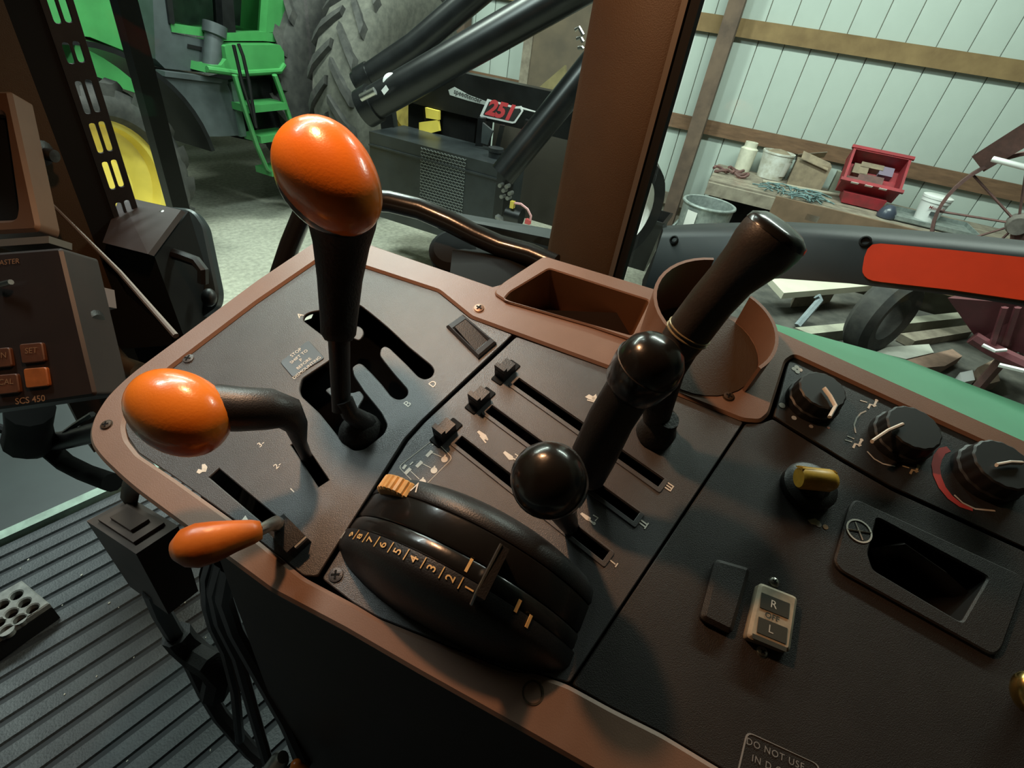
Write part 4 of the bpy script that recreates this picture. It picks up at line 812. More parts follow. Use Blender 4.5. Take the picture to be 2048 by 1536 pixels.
# screws
def screw(x, y, r, wv, mt=STEEL):
    c = PP(x, y, wv); s_ = cp_('screw', MB().lathe(c, EN, [(r * 1.25, -0.002), (r * 1.25, 0.0002), (r * 1.05, 0.0002), (r, 0.0012), (r * 0.6, 0.0018), (0, 0.002)], 18), mt)
    a = random.uniform(0, 1.5); d1 = E1 * math.cos(a) + E2 * math.sin(a); d2 = EN.cross(d1)
    cp_('cross_slot', MB().box(c + EN * 0.0018, (d1, d2, EN), (r * 1.2, r * 0.28, 0.0008)).box(c + EN * 0.0018, (d2, d1, EN), (r * 1.2, r * 0.28, 0.0008)), BLACKM, under=s_)
screw(958, 617, 0.0052, 0.0, mat('screw_brown', (0.25, 0.15, 0.10), 0.4, metal=0.4)); screw(377, 718, 0.0050, WP, PANEL); screw(213, 850, 0.0042, 0.0, BROWN2); screw(672, 1150, 0.0052, WP, PANEL); screw(1457, 793, 0.0045, 0.0, BROWN2)
screw(1548, 1164, 0.003, WP, CHROME); screw(1524, 1304, 0.003, WP, CHROME)
cp_('screw_plug', MB().lathe(PP(1066, 1385, 0.0), EN, [(0.0072, -0.003), (0.0072, 0.0004), (0.006, 0.0004), (0.0055, -0.0012), (0, -0.0012)], 20), BROWN2)
# printed legends
def T(s, x, y, size, mt=PRINT, wv=WP, xd=None, bold=0.004): cp_('lettering', MB().text(s, PP(x, y, wv + 0.0003), xd or E1, EN.cross(xd or E1), size, 0.0, bold=bold), mt)
T('A', 600, 631, 0.0090); T('B', 815, 808, 0.0092); T('D', 866, 768, 0.0092)
T('3-', 522, 888, 0.0070); T('2-', 555, 931, 0.0070); T('1', 585, 981, 0.0070)
T('III', 1336, 972, 0.0100, bold=0.01); T('II', 1285, 1046, 0.0100, bold=0.01); T('I', 1225, 1124, 0.0085)
for x, y in ((1336, 972), (1285, 1046), (1225, 1124)):
    for s in (-1, 1): cp_('lettering', MB().box(PP(x, y, WP + 0.0002) + E2 * (0.0036 * s), (E1, E2, EN), (0.0060 if x > 1230 else 0.0036, 0.0009, 0.0004)), PRINT)
# stop label
lb_ = cp_('warning_label', MB().plate(roundp(uvs([(560, 725), (617, 681), (650, 717), (586, 756)], WP), 0.003, 4), [], WP + 0.0008, 0.001, 0.0004), mat('label_black', (0.03, 0.03, 0.032), 0.35))
ld = (PP(617, 681) - PP(560, 725)).normalized()
for s, x, y, sz in (('STOP', 592, 705, 0.0052), ('SHIFT TO', 598, 713, 0.0048), ('P', 602, 720, 0.0050), ('BEFORE', 608, 727, 0.0048), ('DISMOUNTING', 614, 735, 0.0047)):
    cp_('lettering', MB().text(s, PP(x, y, WP + 0.0011), ld, EN.cross(ld), sz, 0.0), PRINT, under=lb_)
# symbols: cylinders with arrows, tractor, hare, box diagram
def flat(pts, mt=PRINT, wv=WP): cp_('symbol', MB().plate(uvs(pts, wv), [], wv + 0.0003, 0.0003, 0.00003), mt)
def line(pts, wd, mt=PRINT, wv=WP, nm='symbol'):
    q = [V(uv(x, y, wv)) for x, y in pts]; n = len(q); L, R2 = [], []
    for i in range(n):
        d = (q[min(i + 1, n - 1)] - q[max(i - 1, 0)]).normalized(); h = V((-d.y, d.x)) * ((wd[i] if isinstance(wd, list) else wd) / 2)
        L.append(PU(*(q[i] + h), wv + 0.0003)); R2.append(PU(*(q[i] - h), wv + 0.0003))
    m_ = MB(); m_.add(L + R2, [(n + i, n + i + 1, i + 1, i) for i in range(n - 1)]); cp_(nm, m_, mt)
def disc(x, y, r, mt=PRINT, wv=WP): cp_('symbol', MB().lathe(PP(x, y, wv), EN, [(r, 0), (r, 0.0003), (0, 0.0003)], 18), mt)
flat([(954, 864), (958, 861), (972, 870), (976, 878), (968, 880)]); line([(960, 872), (972, 886)], 0.0012); line([(968, 876), (976, 880)], 0.0014)
flat([(1006, 906), (1010, 902), (1026, 913), (1026, 920), (1018, 920)]); line([(1020, 914), (1036, 922)], 0.0011); line([(1030, 908), (1036, 912), (1032, 917)], 0.0009)
flat([(1160, 1028), (1164, 1025), (1182, 1036), (1180, 1043), (1172, 1040)]); line([(1176, 1038), (1188, 1048)], 0.0014); line([(1186, 1030), (1196, 1036), (1190, 1042)], 0.0009); disc(1188, 1047, 0.0013)
flat([(1170, 794), (1178, 789), (1186, 793), (1192, 788), (1195, 800), (1190, 803), (1176, 798)]); disc(1187, 797, 0.0016); line([(1174, 800), (1196, 806)], 0.0012)
flat([(393, 945), (397, 938), (404, 940), (404, 929), (410, 928), (415, 934), (412, 944), (405, 944), (399, 948)]); disc(408, 940, 0.0016)
flat([(484, 1040), (491, 1031), (497, 1041)])
bx_ = [(796, 934), (868, 878), (906, 916), (842, 980)]
bo_ = roundp(uvs(bx_, WP), 0.004, 4); cu_ = (sum(q[0] for q in bo_) / len(bo_), sum(q[1] for q in bo_) / len(bo_))
cp_('symbol_box', MB().plate(bo_, [[(cu_[0] + (u - cu_[0]) * 0.975, cu_[1] + (v - cu_[1]) * 0.972) for u, v in bo_]], WP + 0.0003, 0.0003, 0.00003), PRINT)
for x, y, x2, y2 in ((858, 907, 889, 919), (838, 928, 868, 941), (815, 942, 845, 964)):
    line([(x - 5, y + 6), (x + 6, y - 5)], 0.0030); line([(x + 4, y - 2), (x2 - 6, y2 - 5)], 0.0005); disc(x2, y2, 0.0028); line([(x2 - 2, y2 - 2), (x2 + 2, y2 - 9)], 0.0012)
line([(806, 938), (812, 930)], 0.0024); line([(820, 930), (826, 924)], 0.0010); line([(864, 890), (872, 886)], 0.0014)
# climate legends
WC = WP
def cl(pts, wd=0.0011, mt=PRINT): line(pts, wd, mt, WC)
for k in range(4):
    q = k * PI / 2 + 0.5; c = uv(1594, 739, WC); dv = V((math.cos(q), math.sin(q)))
    cp_('symbol', MB().lathe(PU(c[0] + dv.x * 0.0028, c[1] + dv.y * 0.0028, WC), EN, [(0.0022, 0), (0.0022, 0.0003), (0, 0.0003)], 12), PRINT)
for x, y, r, mt in ((1564, 811, 0.0028, PRINT), (1588, 836, 0.0022, mat('print_blue_grey', (0.35, 0.42, 0.48), 0.5)), (1622, 853, 0.0018, mat('print_dim', (0.2, 0.2, 0.2), 0.5)), (1657, 855, 0.0013, mat('print_pink', (0.6, 0.35, 0.30), 0.5))): disc(x, y, r, mt, WC)
DIMP = mat('print_dim_cream', (0.42, 0.40, 0.36), 0.5)
line([(1711, 866), (1708, 850), (1713, 836), (1721, 827), (1732, 822)], 0.0012, DIMP, WC, 'dial_arc'); line([(1734, 903), (1748, 918), (1766, 928), (1790, 933)], 0.0012, DIMP, WC, 'dial_arc')
line([(1897, 898), (1884, 902), (1875, 915), (1871, 932), (1874, 952), (1884, 975), (1900, 995), (1920, 1010), (1945, 1020)], [0.0050, 0.0062, 0.0066, 0.0066, 0.0064, 0.0060, 0.0054, 0.0044, 0.0025], mat('dial_red', (0.42, 0.045, 0.04), 0.5), WC, 'dial_arc')
line([(1908, 990), (1925, 1006), (1950, 1018), (1990, 1022)], 0.0014, DIMP, WC, 'dial_arc')
def seat(x, y, mt):
    cl([(x - 6, y + 8), (x - 2, y), (x + 6, y + 2), (x + 10, y - 6)], 0.0018, mt); cl([(x + 4, y + 4), (x + 10, y + 2)], 0.0016, mt); disc(x + 11, y - 8, 0.0014, mt, WC); cl([(x - 22, y - 8), (x - 8, y - 4)], 0.0010, mt)
seat(1742, 809, PRINT); seat(1712, 888, PRINT); cl([(1694, 872), (1708, 878)], 0.001); seat(1826, 940, mat('print_tan', (0.32, 0.27, 0.18), 0.5))
flat([(1856, 853), (1862, 858), (1860, 864), (1857, 858)], DIMP, WC)
flat([(1615, 1040), (1630, 1037), (1640, 1044), (1638, 1052), (1622, 1048)], mat('print_olive', (0.36, 0.33, 0.20), 0.5)); disc(1637, 1049, 0.0022, DIMP); disc(1651, 1054, 0.0020, mat('print_orange', (0.50, 0.30, 0.16), 0.5))
u0, v0 = uv(1718, 1062, 0.001); rr_ = 0.0088
cp_('no_smoking_symbol', MB().lathe(PU(u0, v0, 0.0012), EN, [(rr_ + 0.0006, 0), (rr_ + 0.0006, 0.0003), (rr_ - 0.0006, 0.0003), (rr_ - 0.0006, 0)], 36, cap=False), PRINT, under=ash)
for a, L in ((2.1, rr_), (0.7, rr_ * 0.8)): cp_('no_smoking_symbol', MB().tube([PU(u0 - L * math.cos(a), v0 - L * math.sin(a), 0.0012), PU(u0 + L * math.cos(a), v0 + L * math.sin(a), 0.0012)], 0.0006, 4), PRINT, under=ash)
dl = roundp(uvs([(1493, 1462), (1640, 1530), (1640, 1640), (1470, 1560)], WP), 0.004, 4); dc = (sum(q[0] for q in dl) / len(dl), sum(q[1] for q in dl) / len(dl))
wl_ = cp_('warning_label', MB().plate(dl, [[(dc[0] + (u - dc[0]) * 0.97, dc[1] + (v - dc[1]) * 0.955) for u, v in dl]], WP + 0.0003, 0.0003, 0.00003), mat('print_grey', (0.28, 0.27, 0.27), 0.5))
dd = (PP(1640, 1530) - PP(1493, 1462)).normalized()
for s, x, y in (('DO NOT USE', 1550, 1508), ('IN D OR', 1540, 1533)): cp_('lettering', MB().text(s, PP(x, y, WP + 0.0004), dd, EN.cross(dd), 0.0052, 0.0, bold=0.0, space=1.15), mat('print_grey', (0.28, 0.27, 0.27), 0.5), under=wl_)
cp_('seat_switch_boss', MB().plate(roundp(uvs([(1430, 1118), (1500, 1138), (1462, 1270), (1398, 1238)], 0), 0.004, 4), [], 0.004, 0.008, 0.003), PANELR)

# ---------------------------------------------------------------- gear lever
t = thing('gear_lever', 'tall gear lever with big orange knob and black grip', 'lever', PP(722, 880))
part(t, 'foot', MB().tube([PP(742, 880, -0.03), PP(735, 850, -0.004), PT(718, 838, 0.425), PT(700, 826, 0.418), PT(688, 800, 0.412)], [0.011, 0.0095, 0.0085, 0.0075, 0.0075], 10), BLACK)
part(t, 'boot', MB().ell(PP(722, 868, -0.012), (E1, E2, EN), (0.020, 0.018, 0.022), 20, 12), RUBBER)
part(t, 'shaft', MB().tube([PT(683, 822, 0.417), PT(680, 740, 0.408), PT(678, 672, 0.40)], [0.0075, 0.0080, 0.0086], 14), BLACK)
part(t, 'grip', MB().tube([PT(677, 680, 0.40), PT(677, 668, 0.399), PT(678, 640, 0.397), PT(680, 560, 0.388), PT(683, 490, 0.378), PT(685, 450, 0.370), PT(682, 420, 0.364), PT(676, 395, 0.358)], [0.0105, 0.0135, 0.0142, 0.0168, 0.0205, 0.0240, 0.0275, 0.0280], 24), RUBBER)
hc = PT(660, 357, 0.345)
LA = (IX * 0.60 - IY * 0.80).normalized(); SA = (IX * 0.80 + IY * 0.60).normalized()
def blob(c, La, Sa, Za, rl, rs_, rz, nu=32, nv=22, taper=0.0, shift=0.0):
    rs = []
    for j in range(nv + 1):
        tt = PI * (j + 0.02) / (nv + 0.04); ct, st_ = math.cos(tt), math.sin(tt) ** 0.86
        f = 1 + taper * ct
        rs.append([c + La * (rl * -ct) + Sa * (rs_ * st_ * f * math.cos(2 * PI * i / nu) + shift * ct) + Za * (rz * st_ * f * math.sin(2 * PI * i / nu)) for i in range(nu)])
    return MB().rings(rs)
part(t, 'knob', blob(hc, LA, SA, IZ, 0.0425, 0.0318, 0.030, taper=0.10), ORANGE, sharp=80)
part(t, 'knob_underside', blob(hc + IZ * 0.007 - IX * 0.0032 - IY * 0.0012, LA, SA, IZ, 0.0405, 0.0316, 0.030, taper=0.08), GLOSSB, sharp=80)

# ---------------------------------------------------------------- hand throttle (orange knob left)
t = thing('throttle_lever', 'short lever with round orange knob on a black bent arm at console front', 'lever', PP(600, 900))
part(t, 'arm', MB().tube([PT(430, 815, 0.345), PT(480, 818, 0.350), PT(540, 818, 0.358), PT(575, 826, 0.366), PT(592, 850, 0.376), PT(600, 885, 0.39), PP(618, 925, -0.02)], [0.0165, 0.0158, 0.0150, 0.0125, 0.0085, 0.0052, 0.0045], 16), BLACK)
part(t, 'knob', blob(PT(357, 824, 0.335), (IX * 0.86 - IY * 0.5).normalized(), (IX * 0.5 + IY * 0.86).normalized(), IZ, 0.0345, 0.0272, 0.024, taper=-0.04), ORANGE, sharp=80)

# ---------------------------------------------------------------- low orange handle
t = thing('teardrop_lever', 'flat orange teardrop handle at the console lower left edge', 'lever', PP(560, 1060))
part(t, 'knob', MB().tube([PT(344, 1102, 0.316), PT(350, 1101, 0.316), PT(368, 1096, 0.316), (PT(395, 1091, 0.318)), PT(430, 1083, 0.322), PT(470, 1072, 0.328), PT(505, 1064, 0.334), PT(522, 1060, 0.337), PT(525, 1059, 0.3375)], [0.001, 0.0068, 0.0120, 0.0142, 0.0132, 0.0104, 0.0082, 0.0062, 0.001], 20, flat=0.8, ref=tuple(IY)), ORANGE2, sharp=80)
part(t, 'metal_stem', MB().tube([PT(518, 1061, 0.337), PT(548, 1046, 0.350), PP(566, 1052, -0.004)], [0.0050, 0.0055, 0.0050], 8, flat=0.6), CHROME)
part(t, 'slider_block', MB().box(PP(578, 1072, 0.004), (E1, E2, EN), (0.016, 0.026, 0.016)), BLACK)
part(t, 'slider_edge', MB().box(PP(600, 1083, 0.010), (E1, E2, EN), (0.010, 0.004, 0.003)), STEEL)

# ---------------------------------------------------------------- three hydraulic levers
def ball(root, c, ax, r, L):
    prof = [(r * 0.45, -L * 0.50), (r * 0.72, -L * 0.42), (r * 0.92, -L * 0.25), (r, 0.0), (r * 0.99, L * 0.12), (r * 0.9, L * 0.30), (r * 0.70, L * 0.42), (r * 0.40, L * 0.49), (0, L * 0.51)]
    k = part(root, 'knob', MB().lathe(c, ax, prof, 32), GLOSSB, sharp=80)
    part(root, 'knob_seam', MB().lathe(c, ax, [(r * 0.998, L * 0.10), (r * 1.012, L * 0.105), (r * 1.012, L * 0.12), (r * 0.98, L * 0.13)], 32, cap=False), BLACK, under=k)
c1, b1 = PT(1101, 962, 0.300), PP(1148, 1068, -0.02)
t = thing('hydraulic_lever', 'black ball-topped lever in the slot marked I nearest the dial', 'lever', PP(1150, 1065))
ax = (c1 - b1).normalized()
part(t, 'shank', MB().tube([b1, b1.lerp(c1, 0.35), b1.lerp(c1, 0.7), c1], [0.0050, 0.0090, 0.0125, 0.016], 16, flat=0.7), BLACK); ball(t, c1, (ax + IZ * -0.5 - IX * 0.25).normalized(), 0.0228, 0.050)
c2, b2 = PT(1288, 742, 0.330), PP(1190, 975, -0.02)
t = thing('hydraulic_lever', 'black ball-topped lever in the slot marked II with long tapered shank', 'lever', PP(1190, 972))
part(t, 'shank', MB().tube([b2, PT(1180, 955, 0.375), PT(1190, 905, 0.365), PT(1222, 838, 0.350), PT(1252, 790, 0.340), c2], [0.0050, 0.0120, 0.0170, 0.0165, 0.0165, 0.018], 18, flat=0.75, ref=tuple(IX)), BLACK); ball(t, c2, ((c2 - PT(1222, 838, 0.350)).normalized() - IZ * 0.45).normalized(), 0.0225, 0.052)
t = thing('hydraulic_lever', 'long black grip lever rising past the cup holder from the slot marked III', 'lever', PP(1305, 880))
part(t, 'boot', MB().lathe(PP(1308, 868, -0.003), (EN * 0.9 + IX * 0.15).normalized(), [(0.0165, 0), (0.0160, 0.010), (0.012, 0.018), (0.010, 0.028)], 20), RUBBER)
part(t, 'shaft', MB().tube([PP(1308, 868, -0.02), PT(1318, 800, 0.395), PT(1335, 735, 0.375), PT(1362, 685, 0.360)], [0.010, 0.0125, 0.0135, 0.0140], 16), RUBBER)
g0 = [PT(1346, 708, 0.366), PT(1362, 684, 0.359), PT(1384, 655, 0.351), PT(1424, 602, 0.337), PT(1464, 557, 0.326), PT(1498, 524, 0.317), PT(1522, 500, 0.311), PT(1543, 478, 0.306), PT(1552, 468, 0.304)]
gr = part(t, 'grip', MB().tube(g0, [0.0130, 0.0148, 0.0156, 0.0152, 0.0155, 0.0178, 0.0203, 0.0208, 0.0203], 24), mat('grip_brown_black', (0.020, 0.016, 0.014), 0.42, var=0.2, scale=40, bump=0.1, bscale=500), sharp=70)
part(t, 'grip_cap', MB().tube([PT(1549, 471, 0.3048), PT(1559, 460, 0.3028), PT(1568, 450, 0.3008), PT(1571, 447, 0.3)], [0.0209, 0.0200, 0.0140, 0.002], 24), GLOSSB, under=gr, sharp=80)
ra_ = (g0[2] - g0[1]).normalized()
for s in (0.0, 0.0032): part(t, 'grip_ring', MB().lathe(g0[2] - ra_ * (0.006 - s), ra_, [(0.0150, -0.0007), (0.0163, -0.0003), (0.0163, 0.0003), (0.0150, 0.0007)], 28, cap=False), mat('ring_brass', (0.35, 0.28, 0.16), 0.35, metal=0.5), under=gr)

# ---------------------------------------------------------------- slide locks beside the slots
for x, y, lb in ((1013, 744, 'small black slide lock at the head of the slot marked III'), (962, 800, 'small black slide lock at the head of the slot marked II'), (894, 864, 'small black slide lock at the head of the slot marked I')):
    c = PP(x, y, WP); t = thing('slide_lock', lb, 'slide lock', c, 'slide locks on the lever panel')
    part(t, 'base', MB().plate(roundp([((c - PO).dot(E1) + a, (c - PO).dot(E2) + b3) for a, b3 in ((-0.016, -0.006), (0.014, -0.006), (0.014, 0.006), (-0.016, 0.006))], 0.0015, 3), [], WP + 0.0012, 0.0012, 0.0005), BLACKM)
    part(t, 'slider', MB().box(c + EN * 0.006 - E1 * 0.002, (E1, E2, EN), (0.017, 0.011, 0.010)), BLACK)
    sl = part(t, 'thumb_ridge', MB().box(c + EN * 0.013 - E1 * 0.008, (E1, E2, EN), (0.0045, 0.0115, 0.008)), BLACK)

# ---------------------------------------------------------------- rocker switch on the gear panel
fr = [(893, 655), (926, 632), (993, 688), (957, 719)]
t = thing('rocker_switch', 'small black rocker switch in the corner of the gear panel', 'switch', PP(942, 678))
def inset(p, k): cx_, cy_ = sum(q[0] for q in p) / 4, sum(q[1] for q in p) / 4; return [(cx_ + (x - cx_) * k, cy_ + (y - cy_) * k) for x, y in p]
part(t, 'bezel', MB().plate(uvs(fr, WP), [uvs(inset(fr, 0.66), WP)], WP + 0.004, 0.005, 0.0018), mat('bezel_black', (0.035, 0.035, 0.037), 0.25))
q = uvs(inset(fr, 0.64), WP)
part(t, 'rocker', MB().hexa([PU(u, v, WP - 0.004) for u, v in q] + [PU(u, v, WP + hh) for (u, v), hh in zip(q, (0.0060, 0.0060, 0.0010, 0.0010))]), BLACK)

# ---------------------------------------------------------------- numbered depth dial
vc, wc_ = 0.077, -0.053
RS = 1.08
def SC(p): return [(r * RS, h) for r, h in p]
E1c, E2c = E1, E2
E1 = E1c * 0.972 + E2c * 0.235; E2 = E2c * 0.972 - E1c * 0.235
dc_ = PU(0.0, 0.0, wc_) + E1c * 0.0073 + E2c * vc - (E1 - E1) 
t = thing('depth_control_dial', 'black drum-shaped control with printed numbers 1 to 9', 'dial', PO + E1c * 0.05 + E2c * vc)
part(t, 'number_housing', MB().lathe(dc_, E1, SC([(0.0, 0.0), (0.056, 0.001), (0.072, 0.005), (0.085, 0.010), (0.093, 0.0155), (0.0975, 0.0195), (0.0995, 0.024), (0.0995, 0.0325), (0.097, 0.0330)]), 96, cap=False), BLACK)
part(t, 'inner_ring', MB().lathe(dc_, E1, SC([(0.090, 0.0330), (0.0975, 0.0334), (0.0983, 0.035), (0.0983, 0.0425), (0.0975, 0.0440), (0.090, 0.0442)]), 96, cap=False), GLOSSB)
part(t, 'outer_ring', MB().lathe(dc_, E1, SC([(0.090, 0.0442), (0.0970, 0.0450), (0.0980, 0.0465), (0.0980, 0.0640), (0.0970, 0.0652), (0.090, 0.0655)]), 96, cap=False), GLOSSB)
part(t, 'rear_housing', MB().lathe(dc_, E1, SC([(0.090, 0.0650), (0.0978, 0.0655), (0.0985, 0.067), (0.0975, 0.075), (0.091, 0.082), (0.078, 0.088), (0.058, 0.093), (0.0, 0.094)]), 96, cap=False), BLACK)
def onr(u, a, r): return dc_ + E1 * u + (E2 * math.cos(a) + EN * math.sin(a)) * (r * RS)     # a from forward
for i, s in enumerate('123456789'):
    a = math.radians(101 - i * 7.2); nrm = E2 * math.cos(a) + EN * math.sin(a); tg = E2 * math.sin(a) - EN * math.cos(a)
    part(t, 'lettering', MB().text(s, onr(0.0275, a, 0.1004), E1 * 0 + tg * 1 if False else E1, (nrm.cross(E1)), 0.0085, 0.0, bold=0.01), TANW)
    if i < 8: part(t, 'lettering', MB().box(onr(0.0280, a - math.radians(3.6), 0.1001), (E1, nrm.cross(E1), nrm), (0.0075, 0.0007, 0.0006)), TANW)
a = math.radians(33); nrm = E2 * math.cos(a) + EN * math.sin(a)
part(t, 'lettering', MB().text('V', onr(0.0270, a, 0.1004), nrm.cross(E1), -E1, 0.0095, 0.0), PRINT)
for a, u, s in ((38, 0.0725, 'V'), (62, 0.0735, 'V')):
    a = math.radians(a); nrm = E2 * math.cos(a) + EN * math.sin(a); part(t, 'lettering', MB().text(s, onr(u, a, 0.0986), nrm.cross(E1), -E1, 0.011, 0.0, bold=0.01), PRINT)
mb = MB(); rs = []
wc2 = onr(0.0, math.radians(50), 0.0875)
for k, u in enumerate((0.0630, 0.0640, 0.0745, 0.0755)):
    r0 = 0.0215 if k in (1, 2) else 0.0195
    rs.append([wc2 + E1 * u + (E2 * math.cos(2 * PI * i / 112) + EN * math.sin(2 * PI * i / 112)) * (r0 - (0.0016 if i % 4 == 0 else 0)) for i in range(112)])
part(t, 'ribbed_wheel', mb.rings(rs), TANW, sharp=25)
a = math.radians(104); nrm = E2 * math.cos(a) + EN * math.sin(a); tg = nrm.cross(E1)
lv = part(t, 'setting_tab', MB().hexa([onr(u, a + da, r) for r in (0.096, 0.1145) for u, da in ((0.024, -0.02), (0.057, -0.02), (0.057, 0.03), (0.024, 0.03))]), BLACK)
part(t, 'chrome_edge', MB().tube([onr(0.020, a - 0.01, 0.104), onr(0.025, a - 0.02, 0.1135), onr(0.057, a - 0.02, 0.1150)], 0.0011, 6), CHROME, under=lv)
a2 = math.radians(97)
part(t, 'pointer_mark', MB().box(onr(0.040, a2, 0.0985), (E1, (E2 * math.cos(a2) + EN * math.sin(a2)).cross(E1), E2 * math.cos(a2) + EN * math.sin(a2)), (0.009, 0.002, 0.0006)), TANW, under=lv)
for a2, u in ((math.radians(124), 0.030), (math.radians(118), 0.034)): part(t, 'end_mark', MB().box(onr(u, a2, 0.1000), (E1, (E2 * math.cos(a2) + EN * math.sin(a2)).cross(E1), E2 * math.cos(a2) + EN * math.sin(a2)), (0.008, 0.0022, 0.0006)), TANW)

E1, E2 = E1c, E2c
# ---------------------------------------------------------------- climate knobs
def cknob(x, y, r, h, ang, lb):
    c = PP(x, y, WC); k = thing('climate_knob', lb, 'knob', c, 'climate control knobs')
    rs = []
    for rr, hh in ((1.0, 0), (1.0, 0.35), (0.93, 0.40), (0.88, 0.95), (0.82, 1.0)):
        rs.append([c + EN * (h * hh) + (E1 * math.cos(2 * PI * i / 64) + E2 * math.sin(2 * PI * i / 64)) * (r * rr * (0.975 if (i % 4 < 2 and hh > 0.3) else 1)) for i in range(64)])
    part(k, 'body', MB().rings(rs), mat('knob_black', (0.007, 0.007, 0.007), 0.5), sharp=25)  # black lowered further, painting in the low light on the knobs
    return c, k
def wl2(k, pts, wv, wd): part(k, 'white_pointer', MB().tube([PP(x, y, wv) for x, y in pts], wd, 8, flat=0.7), WHITEP)
c, k = cknob(1622, 805, 0.0225, 0.021, 0, 'fan speed knob with white angled pointer beside the fan symbol'); wl2(k, [(1648, 776), (1660, 792), (1671, 812), (1659, 834)], 0.021, 0.0021)
c, k = cknob(1797, 878, 0.0245, 0.021, 0, 'middle climate knob with straight white pointer between the seat symbols'); wl2(k, [(1744, 883), (1775, 862), (1805, 849)], 0.021, 0.0022)
c, k = cknob(1968, 950, 0.0255, 0.021, 0, 'temperature knob inside the red printed arc'); wl2(k, [(1993, 930), (2020, 925), (2044, 926)], 0.021, 0.0020)
# yellow knob
c = PP(1612, 978, WP)
t = thing('yellow_selector_knob', 'black round knob with ribbed yellow pointer bar', 'knob', c)
part(t, 'skirt', MB().lathe(c, EN, [(0.0205, 0), (0.0205, 0.008), (0.0185, 0.010), (0.012, 0.011), (0, 0.011)], 32), BLACK)
pa, pb = PT(1597, 955, 0.385), PT(1668, 962, 0.385)
bar = part(t, 'pointer_bar', MB().tube([pa, pa.lerp(pb, 0.06), pa.lerp(pb, 0.85), pb, pb + (pb - pa).normalized() * 0.002], [0.0075, 0.0088, 0.0088, 0.0066, 0.002], 20), YELLOWP)
for i in range(4):
    g = math.radians(40 + 28 * i); nv_ = (IY * math.sin(g) - IZ * math.cos(g) * 0.6 + IY * 0.2).normalized()
    part(t, 'rib', MB().tube([pa + nv_ * 0.0086, pb + nv_ * 0.0078], 0.0007, 5), YELLOWP, under=bar)
part(t, 'stem', MB().tube([c + EN * 0.008, (pa + pb) / 2 - EN * 0.004], [0.014, 0.0085], 16), BLACK)
# R OFF L switch
sq = [(1516, 1166), (1592, 1196), (1576, 1306), (1490, 1276)]
t = thing('toggle_plate_switch', 'worn ivory switch plate lettered R OFF L', 'switch', PP(1540, 1236))
part(t, 'frame', MB().plate(roundp(uvs(sq, 0.002), 0.003, 3), [], 0.006, 0.010, 0.002), IVORY)
win = uvs(sq, 0.006); cu2 = (sum(q[0] for q in win) / 4, sum(q[1] for q in win) / 4); 
xd2 = (PP(1592, 1196) - PP(1516, 1166)).normalized(); yd2 = EN.cross(xd2)
c = PU(cu2[0], cu2[1], 0.0062)
DKW = mat('switch_window', (0.05, 0.05, 0.042), 0.4)
w1 = part(t, 'window', MB().box(c + yd2 * 0.0085 + xd2 * 0.001, (xd2, yd2, EN), (0.019, 0.0105, 0.001)), DKW); w2 = part(t, 'window', MB().box(c - yd2 * 0.0085 + xd2 * 0.001, (xd2, yd2, EN), (0.019, 0.0105, 0.001)), DKW)
part(t, 'lettering', MB().text('R', c + yd2 * 0.0085 + EN * 0.0007, xd2, yd2, 0.0075, 0.0), PRINT, under=w1); part(t, 'lettering', MB().text('L', c - yd2 * 0.0085 + EN * 0.0007, xd2, yd2, 0.0075, 0.0), DIMP, under=w2)
part(t, 'lettering', MB().text('OFF', c + EN * 0.0003, xd2, yd2, 0.0055, 0.0, bold=0.01), DKW)
part(t, 'lower_edge', MB().box(c - yd2 * 0.0172 + EN * 0.0003, (xd2, yd2, EN), (0.022, 0.003, 0.001)), DKW)
# brass knob at right edge
c = PT(2056, 1385, 0.30)
t = thing('brass_key_knob', 'shiny brass round knob cut off by the right frame edge', 'knob', PP(2056, 1385))
part(t, 'dome', MB().ell(c, (IX, IY, IZ), (0.0085, 0.0125, 0.008), 18, 12), mat('brass', (0.55, 0.40, 0.14), 0.25, metal=1.0)); part(t, 'stem', MB().tube([c, PP(2056, 1385, -0.004)], 0.005, 10), CHROME)

# ================================================================== BELOW THE CONSOLE
t = thing('connector_box', 'brown plastic switch box hanging under the console front corner', 'switch box', PT(300, 1210, 0.52))
tt_ = 0.475
topq = [PT(173, 1042, tt_ + 0.005), PT(262, 996, tt_ + 0.03), PT(357, 1052, tt_), PT(272, 1108, tt_ - 0.03)]
dn_ = V((0.0, 0.01, -0.125))
part(t, 'case', MB().hexa([p * 0.86 + ((topq[0] + topq[2]) / 2) * 0.14 + dn_ for p in topq[::-1]] + topq[::-1]), mat('box_brown', (0.055, 0.030, 0.020), 0.5, var=0.15, scale=30))
cq = sum(topq, V((0, 0, 0))) / 4; nq = (topq[1] - topq[0]).cross(topq[2] - topq[0]).normalized(); nq = nq if nq.z > 0 else -nq
lidm = mat('lid_brown', (0.075, 0.040, 0.026), 0.5, var=0.1, scale=30)
ld_ = part(t, 'lid', MB().prism([cq + (p - cq) * 0.72 for p in topq[::-1]], nq * 0.004), lidm)
part(t, 'rocker', MB().prism([cq + (p - cq) * 0.42 + nq * 0.004 for p in topq[::-1]], nq * 0.004), mat('rocker_brown', (0.06, 0.032, 0.02), 0.4), under=ld_)
part(t, 'bracket', MB().tube([PT(258, 1000, 0.50), PT(262, 975, 0.48), PP(280, 955, -0.02)], 0.010, 8, flat=0.5), BROWN2)
def cable(pts, r, lb, mt=BLACK, nm='cable'): solo(nm, lb, 'cable', MB().tube([PT(*p) for p in pts], r, 8), mt)
